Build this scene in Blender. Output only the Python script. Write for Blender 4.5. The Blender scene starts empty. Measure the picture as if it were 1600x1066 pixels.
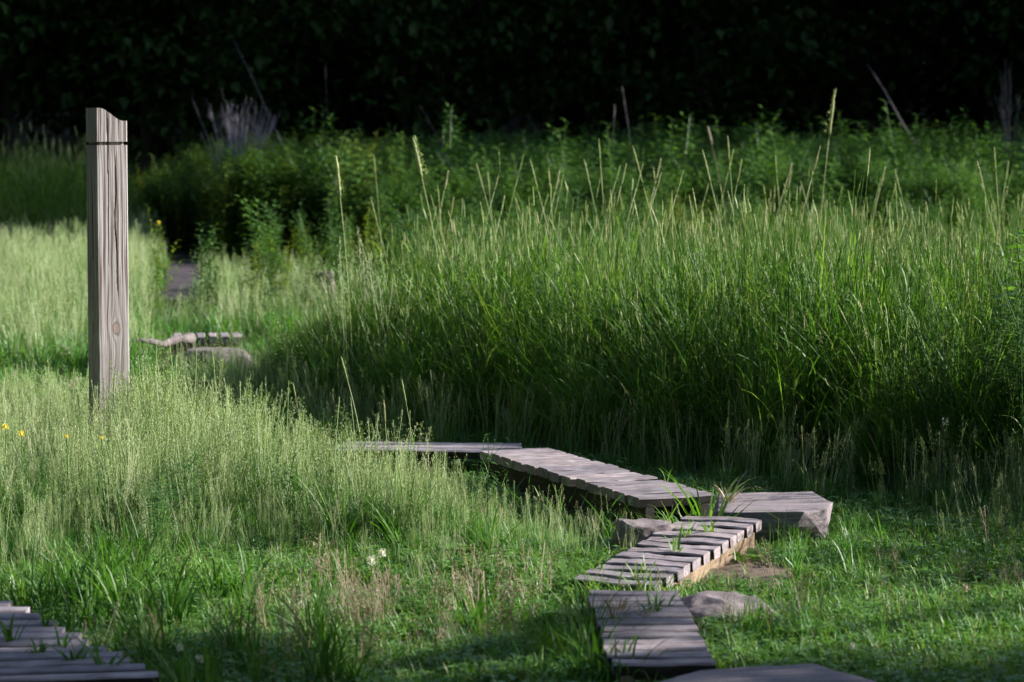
import bpy, bmesh, math, random
import numpy as np
from mathutils import Vector, Matrix, Euler
R = math.radians
scene = bpy.context.scene
COL = scene.collection

# ------------------------------------------------------------------ camera
F_PX, CAM_H, HORIZON = 4400.0, 1.65, 200.0          # photograph pixels (1600 x 1066)
PITCH = math.atan((533.0 - HORIZON) / F_PX)
cd = bpy.data.cameras.new('camera'); cam = bpy.data.objects.new('camera', cd); COL.objects.link(cam)
cam.location = (0, 0, CAM_H); cam.rotation_euler = (math.pi / 2 - PITCH, 0, 0)
cd.sensor_width = 36.0; cd.lens = 36.0 * F_PX / 1600.0
cd.clip_start = 0.1; cd.clip_end = 1500
cd.dof.use_dof = True; cd.dof.focus_distance = 11.8; cd.dof.aperture_fstop = 4.5
scene.camera = cam

# ------------------------------------------------------------------ sky, sun, exposure
SUN_EL, SUN_H = R(26), Vector((0.990, 0.14, 0)).normalized()     # low sun from the right, a little behind
SUN_DIR = (SUN_H * math.cos(SUN_EL) + Vector((0, 0, math.sin(SUN_EL)))).normalized()
w = bpy.data.worlds.new('World'); scene.world = w; w.use_nodes = True
nt = w.node_tree; bg = nt.nodes['Background']
sky = nt.nodes.new('ShaderNodeTexSky'); sky.sky_type = 'NISHITA'; sky.sun_disc = False
sky.sun_elevation = SUN_EL; sky.sun_rotation = math.atan2(SUN_H.x, SUN_H.y)
nt.links.new(sky.outputs[0], bg.inputs[0]); bg.inputs[1].default_value = 0.088
sl = bpy.data.lights.new('sun', 'SUN'); sun = bpy.data.objects.new('sun', sl); COL.objects.link(sun)
sl.energy = 5.0; sl.angle = R(0.53); sl.color = (1.0, 0.965, 0.92)
sun.rotation_euler = SUN_DIR.to_track_quat('Z', 'Y').to_euler()
scene.view_settings.view_transform = 'Standard'; scene.view_settings.look = 'None'
scene.view_settings.gamma = 1.0; scene.view_settings.use_curve_mapping = False
scene.view_settings.exposure = 1.42
cy = scene.cycles
cy.max_bounces = 6; cy.diffuse_bounces = 3; cy.glossy_bounces = 2; cy.transmission_bounces = 4
cy.use_denoising = True; cy.denoiser = 'OPENIMAGEDENOISE'; cy.denoising_input_passes = 'RGB_ALBEDO_NORMAL'; cy.use_adaptive_sampling = True; cy.adaptive_threshold = 0.015
cy.caustics_reflective = False; cy.caustics_refractive = False

def at(px, py, z=0.0):
    """Point at height z seen at photograph pixel px, py."""
    d = Vector(((px - 800.0) / F_PX, (533.0 - py) / F_PX, -1.0))
    d = Euler((math.pi / 2 - PITCH, 0, 0)).to_matrix() @ d
    t = (z - CAM_H) / d.z
    return Vector((d.x * t, d.y * t, z))
def xat(px, D): return (px - 800.0) / F_PX * D
def zat(py, D): return CAM_H - (py - HORIZON) / F_PX * D

# ------------------------------------------------------------------ materials
def new_mat(name):
    m = bpy.data.materials.new(name); m.use_nodes = True
    n = m.node_tree; n.nodes.clear()
    out = n.nodes.new('ShaderNodeOutputMaterial')
    return m, n, out
def N(n, t, **kw):
    x = n.nodes.new(t)
    for k, v in kw.items():
        if k.startswith('i_'):
            key = k[2:]; key = int(key) if key.isdigit() else key
            x.inputs[key].default_value = v
        else: setattr(x, k, v)
    return x
def L(n, a, ao, b, bi): n.links.new(a.outputs[ao], b.inputs[bi])
def ramp(n, stops):
    r = n.nodes.new('ShaderNodeValToRGB'); e = r.color_ramp.elements
    while len(e) < len(stops): e.new(0.5)
    for k, (p, c) in enumerate(stops):
        e[k].position = p; e[k].color = (*c, 1)
    return r

def leaf_mat(name, cols, transl=0.35, rough=0.5, gloss=0.06, noise=7.0):
    """Leaf: per-piece hue variation, light passing through the blade, a weak sheen."""
    m, n, out = new_mat(name)
    oi = N(n, 'ShaderNodeObjectInfo'); geo = N(n, 'ShaderNodeNewGeometry')
    add = N(n, 'ShaderNodeMath', operation='ADD'); L(n, oi, 'Random', add, 0); L(n, geo, 'Random Per Island', add, 1)
    half = N(n, 'ShaderNodeMath', operation='MULTIPLY', i_1=0.5); L(n, add, 0, half, 0)
    k = len(cols); r = ramp(n, [(0.12 + 0.76 * i / (k - 1), c) for i, c in enumerate(cols)]); L(n, half, 0, r, 0)
    dif = N(n, 'ShaderNodeBsdfDiffuse'); tr = N(n, 'ShaderNodeBsdfTranslucent'); gl = N(n, 'ShaderNodeBsdfGlossy', i_Roughness=rough)
    gl.inputs['Color'].default_value = (1, 1, 1, 1)
    L(n, r, 0, dif, 'Color')
    br = N(n, 'ShaderNodeMixRGB', blend_type='MULTIPLY', i_0=1.0); br.inputs[2].default_value = (1.25, 1.3, 0.6, 1)
    L(n, r, 0, br, 1); L(n, br, 0, tr, 'Color')
    m1 = N(n, 'ShaderNodeMixShader', i_0=transl); L(n, dif, 0, m1, 1); L(n, tr, 0, m1, 2)
    m2 = N(n, 'ShaderNodeMixShader', i_0=gloss); L(n, m1, 0, m2, 1); L(n, gl, 0, m2, 2)
    L(n, m2, 0, out, 0)
    return m

def wood_mat(name, c_dark, c_mid, c_light, axis='X', scale=1.0):
    m, n, out = new_mat(name)
    tc = N(n, 'ShaderNodeTexCoord'); oi = N(n, 'ShaderNodeObjectInfo')
    off = N(n, 'ShaderNodeVectorMath', operation='SCALE'); L(n, oi, 'Location', off, 0); off.inputs['Scale'].default_value = 3.7
    ad = N(n, 'ShaderNodeVectorMath', operation='ADD'); L(n, tc, 'Object', ad, 0); L(n, off, 0, ad, 1)
    mp = N(n, 'ShaderNodeMapping'); s = [90 * scale] * 3; s['XYZ'.index(axis)] = 5.0 * scale; mp.inputs['Scale'].default_value = s
    L(n, ad, 0, mp, 0)
    no = N(n, 'ShaderNodeTexNoise', i_Scale=1.0, i_Detail=5.0, i_Roughness=0.65, i_Distortion=0.4); L(n, mp, 0, no, 'Vector')
    r = ramp(n, [(0.28, c_dark), (0.5, c_mid), (0.72, c_light)]); L(n, no, 0, r, 0)
    big = N(n, 'ShaderNodeTexNoise', i_Scale=9.0, i_Detail=4.0); L(n, ad, 0, big, 'Vector')
    br = ramp(n, [(0.35, (0.55, 0.52, 0.5)), (0.65, (1.12, 1.1, 1.1))]); L(n, big, 0, br, 0)
    mul = N(n, 'ShaderNodeMixRGB', blend_type='MULTIPLY', i_0=0.8); L(n, r, 0, mul, 1); L(n, br, 0, mul, 2)
    gn = N(n, 'ShaderNodeTexNoise', i_Scale=22.0, i_Detail=5.0, i_Roughness=0.7); L(n, ad, 0, gn, 'Vector')
    gf = N(n, 'ShaderNodeMapRange', i_1=0.55, i_2=0.72, i_3=0.0, i_4=0.55); L(n, gn, 0, gf, 0)
    gm = N(n, 'ShaderNodeMixRGB'); gm.inputs[2].default_value = (0.075, 0.065, 0.045, 1); L(n, gf, 0, gm, 0); L(n, mul, 0, gm, 1); mul = gm
    rr = ramp(n, [(0.0, (0.72, 0.72, 0.75)), (1.0, (1.2, 1.14, 1.1))]); L(n, oi, 'Random', rr, 0)
    mu2 = N(n, 'ShaderNodeMixRGB', blend_type='MULTIPLY', i_0=1.0); L(n, mul, 0, mu2, 1); L(n, rr, 0, mu2, 2)
    b = N(n, 'ShaderNodeBsdfPrincipled', i_Roughness=0.75); b.inputs['Specular IOR Level'].default_value = 0.3
    L(n, mu2, 0, b, 'Base Color')
    bp = N(n, 'ShaderNodeBump', i_Strength=0.6, i_Distance=0.003); L(n, no, 0, bp, 'Height'); L(n, bp, 0, b, 'Normal')
    L(n, b, 0, out, 0)
    return m

def stone_mat(name, c1, c2, c3, sc=(14, 14, 14), speck=140):
    m, n, out = new_mat(name)
    tc = N(n, 'ShaderNodeTexCoord'); mp = N(n, 'ShaderNodeMapping'); mp.inputs['Scale'].default_value = sc; L(n, tc, 'Object', mp, 0)
    no = N(n, 'ShaderNodeTexNoise', i_Scale=1.0, i_Detail=8.0, i_Roughness=0.7); L(n, mp, 0, no, 'Vector')
    r = ramp(n, [(0.3, c1), (0.5, c2), (0.7, c3)]); L(n, no, 0, r, 0)
    sp = N(n, 'ShaderNodeTexNoise', i_Scale=speck, i_Detail=2.0); L(n, tc, 'Object', sp, 'Vector')
    sr = ramp(n, [(0.35, (0.6, 0.6, 0.62)), (0.62, (1.2, 1.15, 1.1))]); L(n, sp, 0, sr, 0)
    mul = N(n, 'ShaderNodeMixRGB', blend_type='MULTIPLY', i_0=0.7); L(n, r, 0, mul, 1); L(n, sr, 0, mul, 2)
    b = N(n, 'ShaderNodeBsdfPrincipled', i_Roughness=0.85); b.inputs['Specular IOR Level'].default_value = 0.25
    L(n, mul, 0, b, 'Base Color')
    bp = N(n, 'ShaderNodeBump', i_Strength=0.7, i_Distance=0.008); L(n, no, 0, bp, 'Height'); L(n, bp, 0, b, 'Normal')
    L(n, b, 0, out, 0)
    return m

def flat_mat(name, c, rough=0.8):
    m, n, out = new_mat(name)
    tc = N(n, 'ShaderNodeTexCoord'); no = N(n, 'ShaderNodeTexNoise', i_Scale=25.0, i_Detail=4.0); L(n, tc, 'Object', no, 'Vector')
    r = ramp(n, [(0.3, tuple(0.7 * x for x in c)), (0.7, tuple(min(1, 1.25 * x) for x in c))]); L(n, no, 0, r, 0)
    b = N(n, 'ShaderNodeBsdfPrincipled', i_Roughness=rough); L(n, r, 0, b, 'Base Color'); L(n, b, 0, out, 0)
    return m

M = {}
M['lawn'] = leaf_mat('lawn_blade', [(0.045, 0.15, 0.025), (0.08, 0.21, 0.032), (0.13, 0.25, 0.045), (0.22, 0.25, 0.10)], 0.38, gloss=0.03)
M['blade'] = leaf_mat('meadow_blade', [(0.045, 0.15, 0.025), (0.08, 0.22, 0.035), (0.13, 0.26, 0.05)], 0.42, gloss=0.035)
M['seed'] = leaf_mat('seed_panicle', [(0.24, 0.35, 0.14), (0.33, 0.415, 0.20), (0.43, 0.44, 0.29)], 0.30, gloss=0.02)
M['tall'] = leaf_mat('tall_grass_blade', [(0.042, 0.12, 0.016), (0.082, 0.19, 0.022), (0.13, 0.25, 0.034), (0.22, 0.29, 0.07)], 0.5, gloss=0.02)
M['spike'] = leaf_mat('grass_spike', [(0.24, 0.35, 0.12), (0.34, 0.41, 0.18), (0.42, 0.38, 0.24)], 0.28, gloss=0.02)
M['sedge'] = leaf_mat('sedge_blade', [(0.04, 0.12, 0.02), (0.06, 0.16, 0.02), (0.10, 0.20, 0.03)], 0.4, gloss=0.02)
M['forb'] = leaf_mat('forb_leaf', [(0.035, 0.095, 0.02), (0.06, 0.14, 0.026), (0.10, 0.20, 0.03)], 0.36, gloss=0.03)
M['forb_yellow'] = leaf_mat('forb_yellow_leaf', [(0.055, 0.14, 0.022), (0.10, 0.19, 0.024), (0.25, 0.28, 0.03)], 0.40, gloss=0.03)
M['broad'] = leaf_mat('broad_leaf', [(0.06, 0.16, 0.02), (0.10, 0.22, 0.03), (0.14, 0.27, 0.045)], 0.4, gloss=0.07, rough=0.4)
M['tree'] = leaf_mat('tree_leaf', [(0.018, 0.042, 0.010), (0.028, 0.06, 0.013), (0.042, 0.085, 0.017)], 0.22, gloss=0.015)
M['dry'] = leaf_mat('dry_stem', [(0.26, 0.19, 0.13), (0.36, 0.29, 0.21), (0.44, 0.38, 0.28)], 0.12, gloss=0.02)
M['dead'] = leaf_mat('dead_twig', [(0.07, 0.06, 0.07), (0.11, 0.092, 0.108), (0.15, 0.13, 0.15)], 0.05, gloss=0.02)
M['lavender'] = leaf_mat('lavender_twig', [(0.24, 0.215, 0.26), (0.31, 0.28, 0.335), (0.38, 0.345, 0.40)], 0.05, gloss=0.02)
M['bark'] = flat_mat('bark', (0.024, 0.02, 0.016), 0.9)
M['yellow'] = leaf_mat('yellow_petal', [(0.75, 0.56, 0.02), (0.85, 0.68, 0.04)], 0.25, gloss=0.02)
M['white'] = leaf_mat('white_petal', [(0.6, 0.58, 0.55), (0.75, 0.73, 0.7)], 0.3, gloss=0.02)
M['plank'] = wood_mat('weathered_plank', (0.13, 0.112, 0.122), (0.27, 0.238, 0.252), (0.40, 0.355, 0.37))
M['deck'] = wood_mat('shaded_deck_plank', (0.14, 0.125, 0.14), (0.28, 0.255, 0.28), (0.40, 0.37, 0.395))
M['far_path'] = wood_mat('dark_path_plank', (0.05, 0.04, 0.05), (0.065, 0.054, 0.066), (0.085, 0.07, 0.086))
M['plank_side'] = wood_mat('gap_shade_plank_side', (0.02, 0.016, 0.015), (0.035, 0.03, 0.028), (0.06, 0.05, 0.045))  # shade between and below the boards put into the colour
M['stringer'] = wood_mat('stringer_timber', (0.18, 0.12, 0.075), (0.31, 0.22, 0.14), (0.40, 0.30, 0.20))
M['boulder'] = stone_mat('boulder_stone', (0.09, 0.075, 0.078), (0.17, 0.142, 0.145), (0.27, 0.225, 0.225))
M['slab'] = stone_mat('layered_slab', (0.10, 0.085, 0.095), (0.21, 0.18, 0.19), (0.33, 0.285, 0.295), sc=(2.5, 30, 46))

def ground_mat():
    m, n, out = new_mat('soil_and_thatch')
    tc = N(n, 'ShaderNodeTexCoord')
    a = N(n, 'ShaderNodeTexNoise', i_Scale=3.0, i_Detail=8.0, i_Roughness=0.7); L(n, tc, 'Object', a, 'Vector')
    b_ = N(n, 'ShaderNodeTexNoise', i_Scale=60.0, i_Detail=6.0, i_Roughness=0.7); L(n, tc, 'Object', b_, 'Vector')
    r1 = ramp(n, [(0.35, (0.035, 0.04, 0.015)), (0.55, (0.06, 0.05, 0.03)), (0.7, (0.09, 0.07, 0.045))]); L(n, a, 0, r1, 0)
    r2 = ramp(n, [(0.3, (0.5, 0.5, 0.5)), (0.7, (1.5, 1.45, 1.4))]); L(n, b_, 0, r2, 0)
    mul = N(n, 'ShaderNodeMixRGB', blend_type='MULTIPLY', i_0=1.0); L(n, r1, 0, mul, 1); L(n, r2, 0, mul, 2)
    b = N(n, 'ShaderNodeBsdfPrincipled', i_Roughness=0.95); L(n, mul, 0, b, 'Base Color')
    bp = N(n, 'ShaderNodeBump', i_Strength=0.8, i_Distance=0.02); L(n, b_, 0, bp, 'Height'); L(n, bp, 0, b, 'Normal')
    L(n, b, 0, out, 0)
    return m
M['ground'] = ground_mat()
M['dirt'] = stone_mat('bare_dirt', (0.07, 0.05, 0.035), (0.12, 0.09, 0.065), (0.19, 0.145, 0.11), sc=(20, 20, 20))

def post_mat():
    """Weathered timber: grain lines run up the post and flow round a knot."""
    m, n, out = new_mat('post_timber')
    tc = N(n, 'ShaderNodeTexCoord'); sep = N(n, 'ShaderNodeSeparateXYZ'); L(n, tc, 'Object', sep, 0)
    def mt(op, a, b=None):
        x = N(n, 'ShaderNodeMath', operation=op)
        for i, v in enumerate((a, b)):
            if v is None: continue
            if isinstance(v, (int, float)): x.inputs[i].default_value = v
            else: n.links.new(v, x.inputs[i])
        return x.outputs[0]
    X, Y, Z = sep.outputs[0], sep.outputs[1], sep.outputs[2]
    wob = N(n, 'ShaderNodeTexNoise', i_Scale=2.2, i_Detail=2.0); L(n, tc, 'Object', wob, 'Vector')
    u = mt('ADD', mt('ADD', X, mt('MULTIPLY', Y, 1.37)), mt('MULTIPLY', mt('SUBTRACT', wob.outputs[0], 0.5), 0.03))
    KU, KZ, KR = -0.076 * 1.37 + 0.010, 0.735, 0.022
    du = mt('SUBTRACT', u, KU); dz = mt('MULTIPLY', mt('SUBTRACT', Z, KZ), 0.42)
    r2 = mt('ADD', mt('MULTIPLY', du, du), mt('MULTIPLY', dz, dz))
    psi = mt('MULTIPLY', du, mt('SUBTRACT', 1.0, mt('DIVIDE', KR * KR, mt('ADD', r2, 0.00006))))
    cmb = N(n, 'ShaderNodeCombineXYZ'); n.links.new(mt('MULTIPLY', psi, 80.0), cmb.inputs[0]); n.links.new(mt('MULTIPLY', Z, 1.3), cmb.inputs[1])
    g = N(n, 'ShaderNodeTexNoise', i_Scale=1.0, i_Detail=3.0, i_Roughness=0.55); L(n, cmb, 0, g, 'Vector')
    cm2 = N(n, 'ShaderNodeCombineXYZ'); n.links.new(mt('MULTIPLY', psi, 260.0), cm2.inputs[0]); n.links.new(mt('MULTIPLY', Z, 9.0), cm2.inputs[1])
    g2 = N(n, 'ShaderNodeTexNoise', i_Scale=1.0, i_Detail=4.0, i_Roughness=0.6); L(n, cm2, 0, g2, 'Vector')
    r = ramp(n, [(0.38, (0.11, 0.08, 0.07)), (0.47, (0.26, 0.225, 0.215)), (0.55, (0.37, 0.345, 0.335)), (0.70, (0.45, 0.425, 0.415))]); L(n, g, 0, r, 0)
    rf = ramp(n, [(0.3, (0.84, 0.83, 0.82)), (0.65, (1.08, 1.08, 1.08))]); L(n, g2, 0, rf, 0)
    mul = N(n, 'ShaderNodeMixRGB', blend_type='MULTIPLY', i_0=1.0); L(n, r, 0, mul, 1); L(n, rf, 0, mul, 2)
    kr = mt('SQRT', mt('ADD', mt('MULTIPLY', du, du), mt('MULTIPLY', mt('MULTIPLY', dz, dz), 2.2)))
    rings = mt('ADD', mt('MULTIPLY', mt('SINE', mt('MULTIPLY', kr, 1500.0)), 0.5), 0.5)
    krp = ramp(n, [(0.0, (0.20, 0.145, 0.12)), (1.0, (0.33, 0.27, 0.24))]); n.links.new(rings, krp.inputs[0])
    fac = N(n, 'ShaderNodeMapRange', i_1=0.0165, i_2=0.0185, i_3=1.0, i_4=0.0); n.links.new(kr, fac.inputs[0])
    rim = N(n, 'ShaderNodeMapRange', i_1=0.0, i_2=0.0035, i_3=0.35, i_4=1.0); n.links.new(mt('ABSOLUTE', mt('SUBTRACT', kr, 0.0175)), rim.inputs[0])
    mx = N(n, 'ShaderNodeMixRGB'); L(n, fac, 0, mx, 0); L(n, mul, 0, mx, 1); L(n, krp, 0, mx, 2)
    m3 = N(n, 'ShaderNodeMixRGB', blend_type='MULTIPLY', i_0=1.0); L(n, mx, 0, m3, 1); L(n, rim, 0, m3, 2)
    b = N(n, 'ShaderNodeBsdfPrincipled', i_Roughness=0.8); b.inputs['Specular IOR Level'].default_value = 0.25
    dn = N(n, 'ShaderNodeTexNoise', i_Scale=14.0, i_Detail=5.0); L(n, tc, 'Object', dn, 'Vector')
    df = N(n, 'ShaderNodeMapRange', i_1=0.25, i_2=0.75, i_3=0.75, i_4=0.0); n.links.new(mt('ADD', Z, mt('MULTIPLY', mt('SUBTRACT', dn.outputs[0], 0.5), 0.7)), df.inputs[0])
    m4 = N(n, 'ShaderNodeMixRGB'); m4.inputs[2].default_value = (0.15, 0.135, 0.115, 1); L(n, df, 0, m4, 0); L(n, m3, 0, m4, 1)
    L(n, m4, 0, b, 'Base Color')
    bp = N(n, 'ShaderNodeBump', i_Strength=0.5, i_Distance=0.003); L(n, g, 0, bp, 'Height'); L(n, bp, 0, b, 'Normal')
    L(n, b, 0, out, 0)
    return m
M['post'] = post_mat()

# ------------------------------------------------------------------ mesh helpers
class MB:
    def __init__(s): s.v = []; s.f = []; s.m = []; s.mats = []
    def mi(s, mat):
        if mat not in s.mats: s.mats.append(mat)
        return s.mats.index(mat)
    def add(s, vs, fs, mat):
        o = len(s.v); k = s.mi(mat); s.v += [tuple(x) for x in vs]
        for f in fs: s.f.append(tuple(i + o for i in f)); s.m.append(k)
    def mesh(s, name, smooth=False):
        me = bpy.data.meshes.new(name); me.from_pydata(s.v, [], s.f)
        for k in s.mats: me.materials.append(M[k])
        me.polygons.foreach_set('material_index', s.m)
        if smooth: me.polygons.foreach_set('use_smooth', [True] * len(s.f))
        me.update(); return me
    def obj(s, name, parent=None, smooth=False, link=True):
        o = bpy.data.objects.new(name, s.mesh(name, smooth))
        if link: COL.objects.link(o)
        if parent: o.parent = parent
        return o
def tag(o, label=None, cat=None, group=None, kind=None):
    for k, v in (('label', label), ('category', cat), ('group', group), ('kind', kind)):
        if v: o[k] = v
    return o
def empty(name, loc=(0, 0, 0), rz=0.0, label=None, cat=None, group=None):
    o = bpy.data.objects.new(name, None); COL.objects.link(o); o.location = loc; o.rotation_euler = (0, 0, rz)
    o.empty_display_size = 0.1
    return tag(o, label, cat, group)
def copy_tree(o, parent=None):
    c = o.copy(); COL.objects.link(c); c.parent = parent
    for ch in o.children: copy_tree(ch, c)
    return c

rnd = random.Random(7)
U = rnd.uniform
def blade(mb, base, az, h, reach, w_, mat, segs=4, droop=0.35, twist=None):
    """One grass blade: a tapering strip that leans and arches over."""
    dx, dy = math.cos(az), math.sin(az); tw = az + math.pi / 2 + (U(-0.9, 0.9) if twist is None else twist)
    sx, sy = math.cos(tw), math.sin(tw); vs = []; fs = []
    for i in range(segs + 1):
        t = i / segs; r = reach * (0.35 * t + 0.65 * t * t); z = h * (t - droop * t ** 3)
        ww = w_ * 0.5 * (0.75 + 0.5 * t if t < 0.4 else 0.95 * (1 - ((t - 0.4) / 0.6) ** 1.6) + 0.02)
        p = (base[0] + dx * r, base[1] + dy * r, base[2] + z)
        vs += [(p[0] - sx * ww, p[1] - sy * ww, p[2]), (p[0] + sx * ww, p[1] + sy * ww, p[2])]
    for i in range(segs): fs.append((2 * i, 2 * i + 1, 2 * i + 3, 2 * i + 2))
    mb.add(vs, fs, mat)
def tube(mb, pts, radii, mat, n=5):
    vs = []; fs = []
    for i, p in enumerate(pts):
        p = Vector(p); d = (Vector(pts[min(i + 1, len(pts) - 1)]) - Vector(pts[max(i - 1, 0)])).normalized()
        a = d.cross(Vector((0.31, 0.95, 0.05))).normalized(); b = d.cross(a)
        for k in range(n):
            t = 2 * math.pi * k / n; vs.append(p + (a * math.cos(t) + b * math.sin(t)) * radii[i])
    for i in range(len(pts) - 1):
        for k in range(n):
            fs.append((i * n + k, i * n + (k + 1) % n, (i + 1) * n + (k + 1) % n, (i + 1) * n + k))
    fs.append(tuple(range(n))[::-1]); fs.append(tuple(range((len(pts) - 1) * n, len(pts) * n)))
    mb.add(vs, fs, mat)
def leaf(mb, p, d, up, ln, wd, mat, fold=0.15):
    """A pointed leaf folded along its midrib."""
    p = Vector(p); d = Vector(d).normalized(); s = d.cross(Vector(up)); s = s.normalized() if s.length > 1e-4 else Vector((1, 0, 0))
    nrm = s.cross(d)
    a = p + d * ln * 0.38; tip = p + d * ln - nrm * ln * 0.12
    vs = [p, a + s * wd / 2 + nrm * wd * fold, a + nrm * 0.02 * ln, a - s * wd / 2 + nrm * wd * fold, tip]
    mb.add(vs, [(0, 1, 2), (0, 2, 3), (2, 1, 4), (3, 2, 4)], mat)
def stem_path(base, az, h, reach, n=5):
    return [(base[0] + math.cos(az) * reach * (i / n) ** 2, base[1] + math.sin(az) * reach * (i / n) ** 2, base[2] + h * i / n) for i in range(n + 1)]
def panicle(mb, base, az, h, reach, ln, wd, nb, mat='seed', stem='seed', sr=0.0009, ss=0.0045):
    """A thin culm with an open, airy seed panicle."""
    pts = stem_path(base, az, h, reach, 4)
    tube(mb, pts, [sr * 1.2] * 3 + [sr] * 2, stem, 3)
    P = [Vector(p) for p in pts]; top = P[-1]; d = (P[-1] - P[-2]).normalized()
    for i in range(nb):
        t = i / nb; b = top - d * ln * (1 - t); rad = wd * 0.5 * (1 - t) ** 0.8 * U(0.2, 1.15); a = U(0, 6.283)
        e = b + Vector((math.cos(a) * rad, math.sin(a) * rad, rad * U(0.1, 0.9)))
        for q in range(2):
            c = b.lerp(e, U(0.45, 1.0)); c += Vector((U(-1, 1), U(-1, 1), U(-1, 1))) * 0.004
            s = ss * U(0.7, 1.3); ax = Vector((math.cos(a) * 0.5, math.sin(a) * 0.5, 1)).normalized() * s
            sd = Vector((U(-1, 1), U(-1, 1), U(-0.3, 0.3))).normalized() * s * 0.36
            mb.add([c - ax * 0.6, c + sd, c + ax * 0.6, c - sd], [(0, 1, 2, 3)], mat)
def spike(mb, p, d, ln, r, mat='spike', rough=0.25, rings=8, n=6):
    """A narrow bristly seed spike (grass head)."""
    p = Vector(p); d = Vector(d).normalized()
    pts = [p + d * ln * i / rings for i in range(rings + 1)]
    prof = [0.35 + 0.65 * math.sin(math.pi * min(1, (i / rings) * 0.9 + 0.1)) ** 0.6 for i in range(rings + 1)]
    tube(mb, pts, [max(0.0008, r * a * U(1 - rough, 1 + rough)) for a in prof], mat, n)
    for i in range(int(ln * 260)):
        t = U(0.04, 0.98); a = U(0, 6.283); c = p + d * ln * t; o_ = Vector((math.cos(a), math.sin(a), 0)); rr = r * (0.5 + 0.7 * math.sin(math.pi * t))
        c += o_ * rr * 0.8; tip = c + o_ * rr * 0.7 + d * 0.008
        s = d.cross(o_).normalized() * 0.0016
        mb.add([c - s, c + s, tip], [(0, 1, 2)], mat)

# ------------------------------------------------------------------ scatter by geometry nodes (uncountable stuff)
def source_collection(name, meshes):
    c = bpy.data.collections.new(name)
    for i, me in enumerate(meshes):
        o = bpy.data.objects.new('%s_source_%02d' % (name, i), me); c.objects.link(o)
    return c
def scatter(name, coll, nvar, pts, rots, scl, label, cat=None, idx=None):
    me = bpy.data.meshes.new(name); n = len(pts)
    me.vertices.add(n); me.vertices.foreach_set('co', np.asarray(pts, 'f').ravel())
    a = me.attributes.new('rot', 'FLOAT_VECTOR', 'POINT'); a.data.foreach_set('vector', np.asarray(rots, 'f').ravel())
    a = me.attributes.new('scl', 'FLOAT_VECTOR', 'POINT'); a.data.foreach_set('vector', np.asarray(scl, 'f').ravel())
    a = me.attributes.new('idx', 'INT', 'POINT')
    if idx is None: idx = np.random.RandomState(len(pts)).randint(0, nvar, n)
    a.data.foreach_set('value', np.asarray(idx, 'i'))
    o = bpy.data.objects.new(name, me); COL.objects.link(o)
    g = bpy.data.node_groups.new(name + '_scatter', 'GeometryNodeTree')
    g.interface.new_socket('Geometry', in_out='INPUT', socket_type='NodeSocketGeometry')
    g.interface.new_socket('Geometry', in_out='OUTPUT', socket_type='NodeSocketGeometry')
    gi = g.nodes.new('NodeGroupInput'); go = g.nodes.new('NodeGroupOutput')
    ci = g.nodes.new('GeometryNodeCollectionInfo'); ci.inputs['Collection'].default_value = coll
    ci.inputs['Separate Children'].default_value = True; ci.inputs['Reset Children'].default_value = True
    iop = g.nodes.new('GeometryNodeInstanceOnPoints'); iop.inputs['Pick Instance'].default_value = True
    def na(nm, t):
        x = g.nodes.new('GeometryNodeInputNamedAttribute'); x.data_type = t; x.inputs['Name'].default_value = nm; return x.outputs['Attribute']
    g.links.new(gi.outputs[0], iop.inputs['Points']); g.links.new(ci.outputs[0], iop.inputs['Instance'])
    g.links.new(na('idx', 'INT'), iop.inputs['Instance Index']); g.links.new(na('rot', 'FLOAT_VECTOR'), iop.inputs['Rotation'])
    g.links.new(na('scl', 'FLOAT_VECTOR'), iop.inputs['Scale']); g.links.new(iop.outputs[0], go.inputs[0])
    md = o.modifiers.new('scatter', 'NODES'); md.node_group = g
    return tag(o, label, cat, kind='stuff')

RS = np.random.RandomState(11)
def inpoly(x, y, poly):
    c = np.zeros(len(x), bool); j = len(poly) - 1
    for i in range(len(poly)):
        xi, yi = poly[i]; xj, yj = poly[j]
        if yi != yj:
            c ^= ((yi > y) != (yj > y)) & (x < (xj - xi) * (y - yi) / (yj - yi) + xi)
        j = i
    return c
def polydist(x, y, poly):
    d = np.full(len(x), 1e9)
    for (x0, y0), (x1, y1) in zip(poly, poly[1:] + poly[:1]):
        dx, dy = x1 - x0, y1 - y0; t = np.clip(((x - x0) * dx + (y - y0) * dy) / (dx * dx + dy * dy), 0, 1)
        d = np.minimum(d, np.hypot(x - x0 - t * dx, y - y0 - t * dy))
    return d
def vnoise(x, y, s, seed=0):
    r = np.random.RandomState(seed); g = r.rand(64, 64); X = x / s + 20; Y = y / s + 20
    i = np.floor(X).astype(int); j = np.floor(Y).astype(int); u = X - i; v = Y - j; u = u * u * (3 - 2 * u); v = v * v * (3 - 2 * v)
    G = lambda a, b: g[a % 64, b % 64]
    return (G(i, j) * (1 - u) + G(i + 1, j) * u) * (1 - v) + (G(i, j + 1) * (1 - u) + G(i + 1, j + 1) * u) * v
def ground_z(x, y):
    x = np.asarray(x, float); y = np.asarray(y, float)
    far = np.clip((y - 58) / 60, 0, 1)
    return 0.05 * (vnoise(x, y, 1.7, 3) - 0.5) * np.clip((y - 3) / 4, 0, 1) + 22 * far ** 1.4 + np.clip((np.abs(x) - 40) / 60, 0, 1) * 6

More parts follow.
